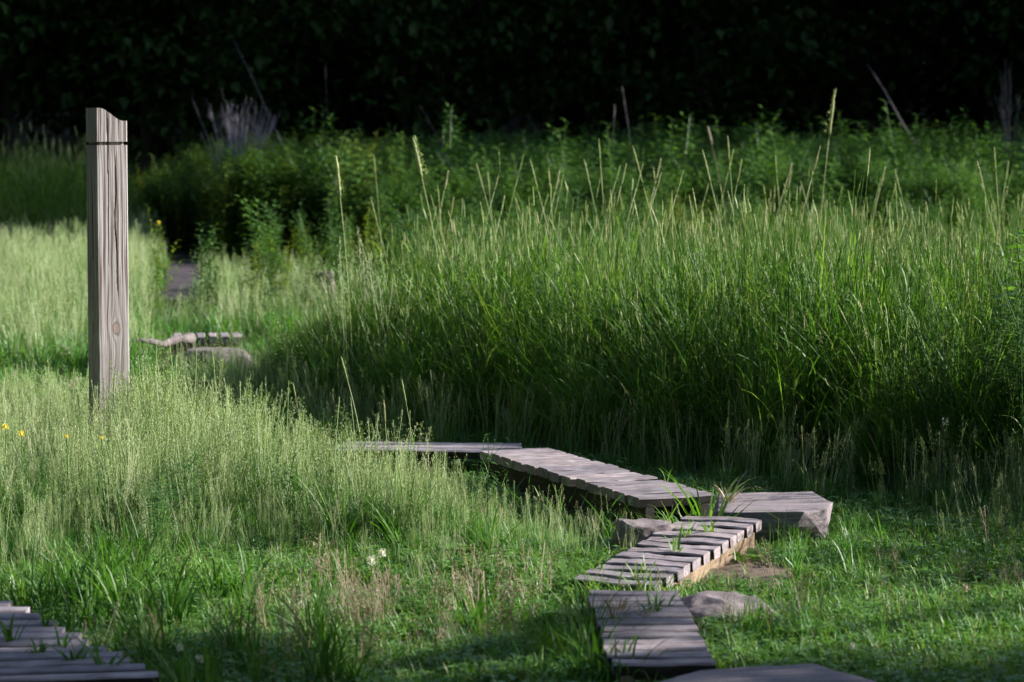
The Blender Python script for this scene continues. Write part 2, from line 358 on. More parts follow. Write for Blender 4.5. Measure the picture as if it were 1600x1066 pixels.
# ------------------------------------------------------------------ ground
def build_ground():
    ys = np.concatenate([np.linspace(-60, 5, 14), np.arange(5.5, 40, 0.35), np.linspace(41, 130, 40), np.linspace(150, 600, 8)])
    xs = np.concatenate([np.linspace(-400, -30, 14), np.linspace(-26, -7, 12), np.arange(-6.5, 8, 0.35), np.linspace(9, 30, 12), np.linspace(40, 400, 14)])
    X, Y = np.meshgrid(xs, ys); Z = ground_z(X.ravel(), Y.ravel())
    vs = list(zip(X.ravel(), Y.ravel(), Z)); nx = len(xs); fs = []
    for j in range(len(ys) - 1):
        for i in range(nx - 1): fs.append((j * nx + i, j * nx + i + 1, (j + 1) * nx + i + 1, (j + 1) * nx + i))
    mb = MB(); mb.add(vs, fs, 'ground'); o = mb.obj('ground', smooth=True)
    tag(o, 'soil under the meadow rising to a wooded hill', 'ground', kind='structure')
build_ground()

# ------------------------------------------------------------------ boardwalk sections
def plank_mesh(ln, wd, th, seed, mat, segs=9, wear=1.0):
    """One board along X, worn unevenly: rounded arrises, wavy long edges, slightly cupped."""
    r = random.Random(seed); e = 0.006; vs = []; fs = []
    a0, a1 = r.uniform(0, 6), r.uniform(0, 6)
    sec = [(-.5, -.5, e, 0), (-.5, .5, 0, -e), (-.5, .5, e, 0), (.5, .5, -e, 0), (.5, .5, 0, -e), (.5, -.5, -e, 0)]
    n = len(sec)
    for i in range(segs + 1):
        t = i / segs; x = (t - .5) * ln
        if i in (0, segs): x += r.uniform(-.004, .004)
        wv = wear * (0.0025 * math.sin(a0 + t * 9) + r.uniform(-.0016, .0016)); wv2 = wear * (0.0025 * math.sin(a1 + t * 7) + r.uniform(-.0016, .0016))
        zz = wear * (0.0015 * math.sin(a1 + t * 5) + r.uniform(-.0007, .0007))
        for (fy, fz, oy, oz) in sec:
            vs.append((x, fy * wd + oy + (wv if fy < 0 else wv2), fz * th - th / 2 + oz + (zz if fz > 0 else 0)))
    for i in range(segs):
        for k in range(n): fs.append((i * n + k, i * n + (k + 1) % n, (i + 1) * n + (k + 1) % n, (i + 1) * n + k))
    fs.append(tuple(range(n))); fs.append(tuple(range(segs * n, segs * n + n))[::-1])
    mb = MB(); mb.add(vs, [f[::-1] for f in fs], mat); gap_shade = mb.mi('plank_side') if mat in ('plank', 'deck', 'far_path') else 0
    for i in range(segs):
        for k in (0, 4, 5): mb.m[i * n + k] = gap_shade                # long sides and underside, darkened so the gaps look shaded
    return mb
FOOT = []                                                       # footprints kept free of grass
def boardwalk(p0, p1, width, n, label, gap=0.021, th=0.038, mat='plank', stringer='stringer', sh=0.10, seed=0, slope_foot=True, wear=1.0):
    """A straight run of cross planks from p0 to p1 (top surface, plan centre line) on two stringers."""
    p0, p1 = Vector(p0), Vector(p1); d = p1 - p0; ln = d.length; az = math.atan2(d.y, d.x) - math.pi / 2
    root = empty('boardwalk_section', (p0.x, p0.y, 0), az, label, 'boardwalk', 'boardwalk sections zigzagging through the meadow')
    r = random.Random(seed); pitch = math.hypot(d.x, d.y) / n; sl_ = math.atan2(d.z, math.hypot(d.x, d.y))
    for i in range(n):
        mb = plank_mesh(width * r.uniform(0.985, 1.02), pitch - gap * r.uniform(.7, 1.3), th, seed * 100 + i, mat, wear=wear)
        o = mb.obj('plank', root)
        o.location = (r.uniform(-.006, .006), (i + .5) * pitch, p0.z + d.z * (i + .5) / n + r.uniform(-.002, .002))
        o.rotation_euler = (sl_ + r.uniform(-.012, .012), r.uniform(-.006, .006), r.uniform(-.010, .010))
    for sx in (-1, 1):
        mb = plank_mesh(math.hypot(d.x, d.y) - 0.03, 0.04, sh, seed * 7 + sx, stringer, 6, 0.6); o = mb.obj('stringer', root)
        o.location = (sx * (width / 2 - 0.042), pitch * n / 2, (p0.z + p1.z) / 2 - th + 0.001); o.rotation_euler = (0, -sl_, math.pi / 2)
    c, s_ = math.cos(az), math.sin(az); h = width / 2 + 0.01
    FOOT.append([(p0.x + x * c - y * s_, p0.y + x * s_ + y * c) for x, y in ((-h, -.01), (h, -.01), (h, pitch * n + .01), (-h, pitch * n + .01))])
    return root

# near run of narrow boards
a = (at(916, 922, .11) + at(1058, 922, .11)) / 2; b = (at(957, 1038, .11) + at(1119, 1038, .11)) / 2
boardwalk(b, a, (at(1058, 922, .11) - at(916, 922, .11)).length, 12, 'short run of twelve narrow grey planks ending at the low slab, sprigs between its boards', seed=1, sh=0.085)
# middle run, raised towards its far end, with sunlit plank ends
a = (at(893, 911, .09) + at(1023, 911, .09)) / 2; b = (at(1069, 805, .165) + at(1195, 809, .165)) / 2
boardwalk(a, b, 0.30, 12, 'skewed plank run with sunlit board ends and tan side timber between boulder and slab', seed=2, sh=0.135, wear=1.8)
# far run of wider boards beside the tall grass
a = (at(1014, 781, .21) + at(1108, 772, .21)) / 2; b = (at(765, 712, .21) + at(835, 690, .21)) / 2
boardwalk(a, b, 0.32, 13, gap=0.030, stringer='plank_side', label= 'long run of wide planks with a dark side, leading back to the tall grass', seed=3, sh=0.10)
# run that carries on to the left behind the seeding grass
def long_board_run():
    p = at(812, 706, .166); q = at(516, 703, .166); root = empty('boardwalk_section', (q.x, q.y, 0), math.atan2(p.y - q.y, p.x - q.x), 'blue-grey shaded run of boards laid lengthwise, half hidden behind seeding grass', 'boardwalk', 'boardwalk sections zigzagging through the meadow')
    ln = (p - q).length
    for k in range(3):
        o = plank_mesh(ln * (1 - .02 * k), .105, .038, 500 + k, 'deck', 12).obj('plank', root); o.location = (ln / 2, .06 + .118 * k, .166 + .001 * k); o.rotation_euler = (0, 0, .006 * (k - 1))
    for x in (.12, ln * .5, ln - .15):
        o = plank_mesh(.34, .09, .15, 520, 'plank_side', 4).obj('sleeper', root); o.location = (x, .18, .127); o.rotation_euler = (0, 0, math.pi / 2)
    FOOT.append([(q.x, q.y - .02), (p.x + .02, p.y - .02), (p.x + .02, p.y + .37), (q.x, q.y + .37)])
long_board_run()
# far pieces beyond the post
a = at(268, 524, .18); b = at(378, 523, .18)
boardwalk((a.x, a.y, .18), (b.x, b.y, .18), 0.42, 6, 'distant low plank run behind the log and rocks', seed=5, th=.05)
a = at(276, 468, .08); b = at(290, 407, .08)
boardwalk((a.x, a.y, .08), (b.x, b.y, .08), 0.34, 22, mat='far_path', label= 'far purple-grey plank path leading into the dark bushes', seed=6)

# fan-shaped deck, lower left
def fan_deck():
    root = empty('plank_deck', (0, 0, 0), 0, 'fan-shaped grey plank deck in the shade with weeds growing through', 'deck')
    zt = 0.10; right_pts = [(20 + 226 * (k / 11) ** 1.0 + (-4, 3, 0, 5, -3, 4, -5, 2, 6, -2, 3, 0)[k], 942 + 109 * k / 11) for k in range(12)]
    pts = [at(px, py, zt) for px, py in right_pts]; k = len(pts)
    for i, p in enumerate(pts):
        ang = R(1.0 + 11.0 * max(0, (i - 5)) / (k - 6)); ln = 1.15
        nxt = pts[min(i + 1, k - 1)]; prv = pts[max(i - 1, 0)]; pitch = abs((nxt.y - prv.y)) / (2 if 0 < i < k - 1 else 1)
        mb = plank_mesh(ln, min(0.13, max(0.06, pitch - 0.020)), 0.038, 900 + i, 'deck', 12); o = mb.obj('plank', root)
        o.location = (p.x - math.cos(ang) * ln / 2, p.y - math.sin(ang) * ln / 2, zt + U(-.002, .002)); o.rotation_euler = (U(-.01, .01), 0, ang)
    d = pts[-1] - pts[0]
    for off in (0.16, 0.8):
        mb = plank_mesh(d.length, 0.05, 0.09, 77, 'stringer', 6); o = mb.obj('stringer', root)
        c = (pts[0] + pts[-1]) / 2; o.location = (c.x - off, c.y, zt - 0.039); o.rotation_euler = (0, 0, math.atan2(d.y, d.x))
    FOOT.append([(pts[0].x + .0, pts[0].y + .05), (pts[4].x, pts[4].y + .03), (pts[-1].x + .02, pts[-1].y), (pts[-1].x, pts[-1].y - .06), (-2.6, 7.6), (-2.6, 9.2)])
fan_deck()

# ------------------------------------------------------------------ marker post
def build_post():
    D = 13.2; A = 0.152; th = R(27.0)
    x = xat(168, D); base = (x, D, -0.02)
    root = empty('marker_post', base, th, 'tall square weathered timber post with curved top, saw groove and knot', 'post')
    top_hi = zat(169, D) + .02; top_lo = zat(189, D) + .02; groove = zat(224, D) + .02
    hw = A / 2; e = 0.005; NF = 72
    def outline():
        o = []
        for i in range(NF + 1): o.append((-hw + e + (A - 2 * e) * i / NF, -hw, 'f', i / NF))
        for i in range(9): o.append((hw, -hw + e + (A - 2 * e) * i / 8, 's', 0))
        for i in range(9): o.append((hw - e - (A - 2 * e) * i / 8, hw, 's', 0))
        for i in range(25): o.append((-hw, hw - e - (A - 2 * e) * i / 24, 'l', i / 24))
        return o
    O = outline(); r = np.random.RandomState(4)
    def crack(u, z, z0, z1, uc, wid, dep, wig):
        if not z0 < z < z1: return 0.0
        c = uc + wig * (math.sin(z * 9 + uc * 40) * .5 + math.sin(z * 23 + 1.3) * .25); k = min(1, (z - z0) / .12, (z1 - z) / .12)
        return dep * k * max(0, 1 - (abs(u - c) / (wid * (0.4 + .6 * k))) ** 2)
    def disp(kind, u, z):
        if kind == 'f':
            d = crack(u, z, 1.02, groove - .012, .355, .016, .02, .02) + crack(u, z, groove - .1, 2.4, .35, .018, .02, .015)
            d += crack(u, z, .88, groove - .03, .62, .022, .010, .06) + crack(u, z, 0, .62, .5, .014, .004, .05)
            d += crack(u, z, groove, 2.2, .72, .015, .006, .02)
            d += 0.00018 * math.sin(u * 95 + math.sin(z * 3) * 2) + 0.0002 * math.sin(u * 33 + z * 1.5)
            return d
        if kind == 'l': return crack(u, z, .2, 1.5, .55, .03, .006, .05) + 0.0002 * math.sin(u * 60 + z)
        return 0.0
    def loft(zs, name, inset=0.0, topf=None):
        vs = []; fs = []; n = len(O)
        for z in zs:
            for (px, py, k, u) in O:
                zz = z if topf is None else topf(px, z)
                d = disp(k, u, zz) + inset
                if k == 'f': vs.append((px * (1 - inset / hw), py + d, zz))
                elif k == 'l': vs.append((px + d, py * (1 - inset / hw), zz))
                else: vs.append((px * (1 - inset / hw), py * (1 - inset / hw), zz))
        for j in range(len(zs) - 1):
            for i in range(n): fs.append((j * n + i, j * n + (i + 1) % n, (j + 1) * n + (i + 1) % n, (j + 1) * n + i))
        if topf is None: fs.append(tuple(range((len(zs) - 1) * n, len(zs) * n)))
        else:                                                     # curved end grain: strips across the post
            t0 = (len(zs) - 1) * n; m0 = NF + 1; fr = list(range(t0, t0 + m0)); bk = []
            for i in range(m0):
                px = O[i][0]; vs.append((px, hw, topf(px, zs[-1]))); bk.append(len(vs) - 1)
            for i in range(m0 - 1): fs.append((fr[i], fr[i + 1], bk[i + 1], bk[i]))
            sr = [t0 + m0 + k for k in range(9)]; fs.append(tuple([fr[-1]] + sr + [bk[-1]]))
            lf = [t0 + n - 25 + k for k in range(25)]; fs.append(tuple([bk[0]] + lf + [fr[0]]))
        fs.append(tuple(range(n))[::-1])
        mb = MB(); mb.add(vs, fs, 'post'); return mb.obj(name, root)
    loft(list(np.linspace(0, groove - .008, 150)), 'shaft')
    loft([groove - .012, groove + .012], 'saw_groove', inset=0.014)
    def topf(px, z):
        if z < groove + .02: return z
        t = (px + hw) / A; s = min(1, max(0, (t - .10) / .78)); s = s * s * (3 - 2 * s)
        zt = top_hi + (top_lo - top_hi) * s
        return groove + .008 + (z - groove - .008) / (top_hi - groove - .008) * (zt - groove - .008)
    loft(list(np.linspace(groove + .008, top_hi, 26)), 'cap', topf=topf)
    FOOT.append([(x - .09, D - .09), (x + .09, D - .09), (x + .09, D + .09), (x - .09, D + .09)])
build_post()

# ------------------------------------------------------------------ boulders and slabs
def rock(name, c, size, label, cat, seed, mat='boulder', top=.8, bottom=.9, tilt=(0, 0), n=9, rz=0.0, sq=.5, bev=.09, noise=.012, group=None, foot=.46):
    """Broken stone: hull of three uneven outlines, edges worn round, surface roughened."""
    r = random.Random(seed); bm = bmesh.new(); hx, hy, h = size[0] / 2, size[1] / 2, size[2]
    for z, sc in ((1.0, top), (.62, 1.0), (.25, (1 + bottom) / 2), (-.15, bottom)):
        for i in range(n):
            a = 2 * math.pi * (i + r.uniform(-.3, .3)) / n; ca, sa = math.cos(a), math.sin(a)
            k = (abs(ca) ** (2 + sq * 6) + abs(sa) ** (2 + sq * 6)) ** (-1 / (2 + sq * 6)); k *= sc * r.uniform(.88, 1.06)
            x, y = ca * k * hx, sa * k * hy
            bm.verts.new((x, y, h * z + (x * tilt[0] + y * tilt[1] if z > .5 else 0) + r.uniform(-.03, .03) * h))
    res = bmesh.ops.convex_hull(bm, input=bm.verts[:])
    bmesh.ops.delete(bm, geom=[v for v in bm.verts if not v.link_faces], context='VERTS')
    bmesh.ops.dissolve_limit(bm, angle_limit=R(9), verts=bm.verts[:], edges=bm.edges[:])
    bmesh.ops.bevel(bm, geom=bm.edges[:], offset=h * bev, segments=2, profile=.6, affect='EDGES', clamp_overlap=True)
    bmesh.ops.triangulate(bm, faces=bm.faces[:])
    for it in range(3):
        long = [e for e in bm.edges if e.calc_length() > .022]
        if long: bmesh.ops.subdivide_edges(bm, edges=long, cuts=1, use_grid_fill=False); bmesh.ops.triangulate(bm, faces=[f for f in bm.faces if len(f.verts) > 3])
    from mathutils import noise as nz
    o3 = Vector((seed * 3.1, seed * 1.7, 0))
    for v in bm.verts:
        d = v.co.copy(); d.normalize()
        v.co += d * noise * (nz.fractal(v.co * 9 + o3, 1.0, 2.1, 4) + .5 * nz.noise(v.co * 40 + o3) )
    me = bpy.data.meshes.new(name); bm.to_mesh(me); bm.free(); me.materials.append(M[mat])
    me.polygons.foreach_set('use_smooth', [True] * len(me.polygons)); me.update()
    o = bpy.data.objects.new(name, me); COL.objects.link(o); o.location = c; o.rotation_euler = (0, 0, rz)
    cr, sn = math.cos(rz), math.sin(rz); fx, fy = size[0] * foot, size[1] * foot
    FOOT.append([(c[0] + x * cr - y * sn, c[1] + x * sn + y * cr) for x, y in ((-fx, -fy), (fx, -fy), (fx, fy), (-fx, fy))])
    return tag(o, label, cat, group)
rock('boulder', (.51, 10.58, -.01), (.25, .30, .17), 'blocky grey boulder with a flat sunlit top, left of the skewed plank run', 'boulder', 3, top=.86, bottom=.9, sq=.4, tilt=(-.05, 0))
rock('flat_slab', (1.05, 11.27, .0), (.47, .66, .145), 'long flat streaked slab with a rounded bright end, behind the skewed plank run', 'slab', 8, 'slab', top=.97, bottom=.78, sq=1.6, rz=R(-5), noise=.006, n=16, bev=.05, tilt=(.03, 0))
rock('boulder', (.72, 9.33, -.03), (.36, .40, .115), 'low pinkish boulder beside the near narrow plank run', 'boulder', 21, top=.6, bottom=1.05, sq=.15, rz=.3, tilt=(-.1, .05), noise=.010)
rock('flat_slab', (.715, 7.72, -.03), (.70, .66, .135), 'broad smooth blue-grey slab in the shade at the foot of the near planks', 'slab', 12, 'slab', top=.9, bottom=1.0, sq=.5, rz=R(10), noise=.006, n=12, bev=.06)
for px, py, sz, sd, lb in ((335, 548, (.5, .45, .17), 31, 'pale far rock at the right end of the log beyond the post'), (505, 436, (.24, .24, .36), 33, 'small grey boulder peeking over grass at the left edge of the tall grass')):
    p = at(px, py, sz[2] * .8); rock('boulder', (p.x, p.y, -.02), sz, lb, 'boulder', sd)
def far_log():
    p = [at(x, y, z) for x, y, z in ((206, 519, .27), (228, 526, .25), (250, 530, .22), (268, 526, .24), (282, 527, .25), (288, 540, .17))]
    D = p[0].y; mb = MB(); tube(mb, [(a.x, D + .1 * i, a.z - .05) for i, a in enumerate(p)], [.012, .022, .026, .036, .040, .026], 'boulder', 10)
    o = mb.obj('driftwood_log', smooth=True); tag(o, 'crooked pinkish bare log lying in the grass right of the post', 'log')
    mb = MB()
far_log()
def dirt(name, cx, cy_, rx, ry, label, seed):
    r = random.Random(seed); vs = [(cx, cy_, .034 + float(ground_z([cx], [cy_])[0]))]; n = 22
    for ring, q in ((1, .6), (2, 1.0)):
        for i in range(n):
            a = 2 * math.pi * i / n; k = q * r.uniform(.8, 1.15); x, y = cx + rx * k * math.cos(a), cy_ + ry * k * math.sin(a)
            vs.append((x, y, float(ground_z([x], [y])[0]) + (.022 + r.uniform(0, .02) if ring == 1 else -.005)))
    fs = [(0, 1 + i, 1 + (i + 1) % n) for i in range(n)] + [(1 + i, 1 + n + i, 1 + n + (i + 1) % n, 1 + (i + 1) % n) for i in range(n)]
    mb = MB(); mb.add(vs, fs, 'dirt'); o = mb.obj(name, smooth=True); tag(o, label, 'dirt', kind='structure')
    DIRT.append((cx, cy_, rx, ry))
DIRT = []
p = at(868, 890); dirt('dirt_patch', p.x, p.y, .12, .22, 'bare brown soil left of the skewed plank run', 1)
p = at(85, 600); dirt('dirt_patch', p.x, p.y, .4, .5, 'bare brown soil left of the post', 3)
p = at(1165, 905); dirt('dirt_patch', p.x, p.y, .24, .42, 'bare brown soil right of the skewed plank run', 2)

# ------------------------------------------------------------------ grass sources
def mk(n, fn): return [fn(i) for i in range(n)]
def t_lawn(i):
    mb = MB()
    for k in range(20):
        a = U(0, 6.28); r = U(0, .055); blade(mb, (math.cos(a) * r, math.sin(a) * r, -.01), U(0, 6.28), U(.04, .11), U(.01, .07), U(.0028, .0048), 'lawn', 3, U(.1, .45))
    if i % 2 == 0:
        for k in range(6):
            a = U(0, 6.28); r = U(.01, .06); c = Vector((math.cos(a) * r, math.sin(a) * r, U(.02, .055)))
            for q in range(3):
                b = q * 2.09 + a; leaf(mb, c, (math.cos(b), math.sin(b), U(.0, .4)), (0, 0, 1), U(.012, .02), U(.011, .016), 'broad')
    return mb.mesh('lawn_tuft')
def t_bent(i):
    mb = MB()
    for k in range(6):
        a = U(0, 6.28); r = U(0, .07); panicle(mb, (math.cos(a) * r, math.sin(a) * r, 0), U(0, 6.28), U(.22, .47), U(0, .10), U(.09, .15), U(.06, .11), rnd.randint(14, 30), ss=.0038)
    for k in range(24):
        a = U(0, 6.28); r = U(0, .07); blade(mb, (math.cos(a) * r, math.sin(a) * r, 0), U(0, 6.28), U(.12, .33), U(.02, .12), U(.003, .0055), 'blade', 4, U(.05, .5))
    for k in range(3): blade(mb, (U(-.07, .07), U(-.07, .07), 0), U(0, 6.28), U(.1, .3), U(.05, .2), U(.003, .005), 'dry', 4, U(.1, .7))
    return mb.mesh('bent_tuft')
def t_brown(i):
    mb = MB()
    for k in range(7): panicle(mb, (U(-.06, .06), U(-.06, .06), 0), U(0, 6.28), U(.1, .2), U(0, .06), .07, .06, 16, 'dry', 'dry', ss=.0036)
    return mb.mesh('brown_tuft')
def t_green(i):
    mb = MB()
    for k in range(22):
        a = U(0, 6.28); r = U(0, .06); blade(mb, (math.cos(a) * r, math.sin(a) * r, 0), U(0, 6.28), U(.15, .36), U(.02, .16), U(.004, .007), 'blade', 5, U(.05, .5))
    for k in range(2): blade(mb, (U(-.06, .06), U(-.06, .06), 0), U(0, 6.28), U(.1, .25), U(.06, .2), U(.003, .005), 'dry', 4, U(.1, .7))
    return mb.mesh('green_tuft')
def t_tall(i):
    mb = MB()
    for k in range(26):
        a = U(0, 6.28); r = U(0, .11); h = U(.55, 1.18) if k % 4 else U(.3, .6)
        blade(mb, (math.cos(a) * r, math.sin(a) * r, 0), U(0, 6.28), h, U(.04, .55), U(.005, .0105), 'tall', 8, U(.02, .6))
    for k in range(7):                                            # leafy culms
        a = U(0, 6.28); r = U(0, .1); az = U(0, 6.28); h = U(.85, 1.15); pts = stem_path((math.cos(a) * r, math.sin(a) * r, 0), az, h, U(0, .12), 4)
        tube(mb, pts, [.0022, .002, .0018, .0014, .001], 'tall', 3)
        for q in range(4): blade(mb, Vector(pts[1 + q // 2]).lerp(Vector(pts[2 + q // 2]), U(0, 1)), U(0, 6.28), U(.12, .3), U(.08, .22), U(.006, .010), 'tall', 5, U(.1, .7))
        if k < 1 + i % 2: spike(mb, pts[-1], (Vector(pts[-1]) - Vector(pts[-2])), U(.05, .11), U(.002, .0035), rings=5, n=4)
    if True:
        for k in range(3): blade(mb, (U(-.1, .1), U(-.1, .1), 0), U(0, 6.28), U(.5, 1.05), U(.05, .3), U(.005, .008), 'dry', 6, U(.05, .5))
    return mb.mesh('tall_tuft')
def t_sedge(i):
    mb = MB()
    for k in range(24):
        a = U(0, 6.28); r = U(0, .06); blade(mb, (math.cos(a) * r, math.sin(a) * r, 0), U(0, 6.28), U(.2, .42), U(.03, .24), U(.006, .010), 'sedge', 6, U(.05, .55))
    return mb.mesh('sedge_tuft')
def forb_mesh(h, mat, nl, ll, lw, branches=3, stem_mat=None):
    st, fo = MB(), MB()
    az = U(0, 6.28); pts = stem_path((0, 0, -.03), az, h, h * U(.02, .14), 7); tube(st, pts, [.006 * (1 - .75 * i / 7) for i in range(8)], stem_mat or mat, 4)
    axes = [(pts, .18)]
    for b in range(branches):
        k = rnd.randint(3, 5); a = U(0, 6.28); p = Vector(pts[k]); l = h * U(.15, .3)
        q = [p + Vector((math.cos(a) * l * .55 * t, math.sin(a) * l * .55 * t, l * t)) for t in (0, .35, .7, 1)]
        tube(st, q, [.003, .0026, .002, .001], stem_mat or mat, 3); axes.append((q, .1))
    for ax, t0 in axes:
        n = nl if ax is pts else nl // 3
        for i in range(n):
            t = t0 + (1 - t0) * (i + .5) / n; f = t * (len(ax) - 1); j = min(int(f), len(ax) - 2); p = Vector(ax[j]).lerp(Vector(ax[j + 1]), f - j)
            a = i * 2.4 + U(-.4, .4); el = U(-.1, .5) + .7 * max(0, t - .7); s = (1.1 - .55 * t) * U(.75, 1.2)
            leaf(fo, p, (math.cos(a), math.sin(a), el), (0, 0, 1), ll * s, lw * s, mat)
    return st, fo
def t_forb(mat, h0, h1, nl=46, ll=.11, lw=.026):
    def f(i):
        mb = MB()
        for k in range(3):
            st, fo = forb_mesh(U(h0, h1), mat, nl, ll, lw); ox, oy = U(-.13, .13), U(-.13, .13)
            for s in (st, fo): mb.add([(x + ox, y + oy, z) for x, y, z in s.v], s.f, mat)
        return mb.mesh('forb_tuft')
    return f
C_lawn = source_collection('lawn_tufts', mk(8, t_lawn)); C_bent = source_collection('bent_tufts', mk(9, t_bent)); C_green = source_collection('green_tufts', mk(6, t_green))
C_tall = source_collection('tall_tufts', mk(9, t_tall)); C_sedge = source_collection('sedge_tufts', mk(6, t_sedge))
C_forb = source_collection('forb_tufts', mk(7, t_forb('forb', 1.2, 1.6, nl=40, ll=.17, lw=.05))); C_weed = source_collection('fine_weed_tufts', mk(6, t_forb('forb', 1.0, 1.5, nl=34, ll=.10, lw=.022))); C_forby = source_collection('yellow_forb_tufts', mk(5, t_forb('forb_yellow', 1.0, 1.4, nl=44, ll=.12, lw=.036)))

# ------------------------------------------------------------------ where each kind of grass grows
VIEW = lambda x, y, m=.35: np.abs(x) < .186 * y + m
def free(x, y, margin=0.0):
    ok = np.ones(len(x), bool)
    for f in FOOT:
        ok &= ~inpoly(x, y, f)
        if margin: ok &= polydist(x, y, f) > margin
    return ok
def dirt_keep(x, y):
    k = np.ones(len(x))
    for cx, cy_, rx, ry in DIRT:
        q = ((x - cx) / rx) ** 2 + ((y - cy_) / ry) ** 2; k = np.where(q < 1.2, np.clip(q - .25, .05, 1), k)
    return RS.rand(len(x)) < k
def sample(x0, x1, y0, y1, dens):
    n = int((x1 - x0) * (y1 - y0) * dens); return RS.uniform(x0, x1, n), RS.uniform(y0, y1, n)
def place(name, coll, nv, x, y, hs, label, cat, lean=.10, ws=None):
    n = len(x); z = ground_z(x, y) - .005; rot = np.stack([RS.normal(0, lean, n), RS.normal(0, lean, n), RS.uniform(0, 6.283, n)], 1)
    ws = hs if ws is None else ws; scl = np.stack([ws, ws, hs], 1)
    return scatter(name, coll, nv, np.stack([x, y, z], 1), rot, scl, label, cat)
# left seeding meadow: plan outline
MEADOW = [(-4.2, 15.8), (-2.4, 15.2), (-1.75, 14.3), (-1.2, 13.2), (-.75, 12.45), (-.3, 11.55), (.02, 11.1), (.24, 10.75), (.30, 10.4), (.05, 10.35), (-.5, 10.55), (-1.0, 10.7), (-1.6, 10.5), (-2.2, 10.0), (-4.2, 10.2)]
TALL = [(-1.55, 17.2), (-1.1, 15.6), (-.55, 14.75), (.1, 14.0), (.75, 13.15), (1.5, 12.7), (2.1, 12.3), (3.2, 12.0), (8.0, 12.2), (8.5, 22.5), (3.0, 22), (1.0, 21.5), (-.6, 20.0)]
def lawn():
    x, y = sample(-2.6, 3.4, 7.0, 15.5, 520); k = VIEW(x, y) & free(x, y) & dirt_keep(x, y); x, y = x[k], y[k]
    m = inpoly(x, y, TALL) & (polydist(x, y, TALL) > .5); x, y = x[~m], y[~m]
    hs = .65 + .75 * vnoise(x, y, .45, 5) + RS.uniform(-.1, .25, len(x))
    place('lawn_grass', C_lawn, 8, x, y, hs, 'short clumpy lawn grass and clover around the boardwalk', 'grass')
lawn()
def meadow():
    x, y = sample(-4.0, .6, 9.4, 15.8, 270); k = VIEW(x, y, 1.2) & free(x, y) & inpoly(x, y, MEADOW) & (RS.rand(len(x)) < .25 + 1.3 * vnoise(x, y, .33, 41) * (.6 + .6 * vnoise(x, y, 1.1, 42))); x, y = x[k], y[k]
    d = polydist(x, y, MEADOW); hs = np.clip(.45 + d * 1.0, .45, 1.0) * (.64 + .65 * vnoise(x, y, .5, 9)) * (1 + .22 * np.exp(-(((x + 1.85) / .6) ** 2 + ((y - 12.6) / .6) ** 2))) * RS.uniform(.85, 1.12, len(x))
    place('seeding_grass', C_bent, 9, x, y, hs, 'pale seeding meadow grass lit by the sun around the post', 'grass', .10)
    x, y = sample(-4.0, .6, 9.4, 15.8, 200); k = VIEW(x, y, 1.2) & free(x, y) & inpoly(x, y, MEADOW); x, y = x[k], y[k]
    d = polydist(x, y, MEADOW); hs = np.clip(.5 + d * .9, .5, 1.0) * (.55 + .6 * vnoise(x, y, .4, 12)) * RS.uniform(.8, 1.1, len(x))
    place('meadow_grass', C_green, 6, x, y, hs, 'green blades filling the seeding meadow', 'grass')
meadow()
def meadow_skirt():
    x, y = sample(-2.6, .9, 8.6, 11.2, 120); d = polydist(x, y, MEADOW); k = VIEW(x, y) & free(x, y) & dirt_keep(x, y) & ~inpoly(x, y, MEADOW) & (RS.rand(len(x)) < .8 * np.exp(-d / .35)); x, y, d = x[k], y[k], d[k]
    place('thin_seeding_grass', C_bent, 9, x, y, RS.uniform(.3, .55, len(x)) * np.clip(1.1 - d * .5, .6, 1), 'thin low seeding grass where the meadow fades into the lawn', 'grass', .15)
meadow_skirt()
def meadow_mix():
    x, y = sample(-4.0, .4, 10.0, 15.5, 7); k = VIEW(x, y, .4) & free(x, y) & inpoly(x, y, MEADOW); x, y = x[k], y[k]
    place('meadow_weeds', C_weed, 6, x, y, RS.uniform(.22, .34, len(x)), 'small leafy weeds through the seeding meadow', 'weeds', .12, ws=RS.uniform(.4, .6, len(x)))
    x, y = sample(-4.0, .4, 10.0, 15.5, 14); k = VIEW(x, y, .4) & free(x, y) & inpoly(x, y, MEADOW) & (vnoise(x, y, .5, 71) > .55); x, y = x[k], y[k]
    place('meadow_broad_grass', C_sedge, 6, x, y, RS.uniform(.7, 1.1, len(x)), 'broader green grass clumps in the seeding meadow', 'grass', .12)
meadow_mix()
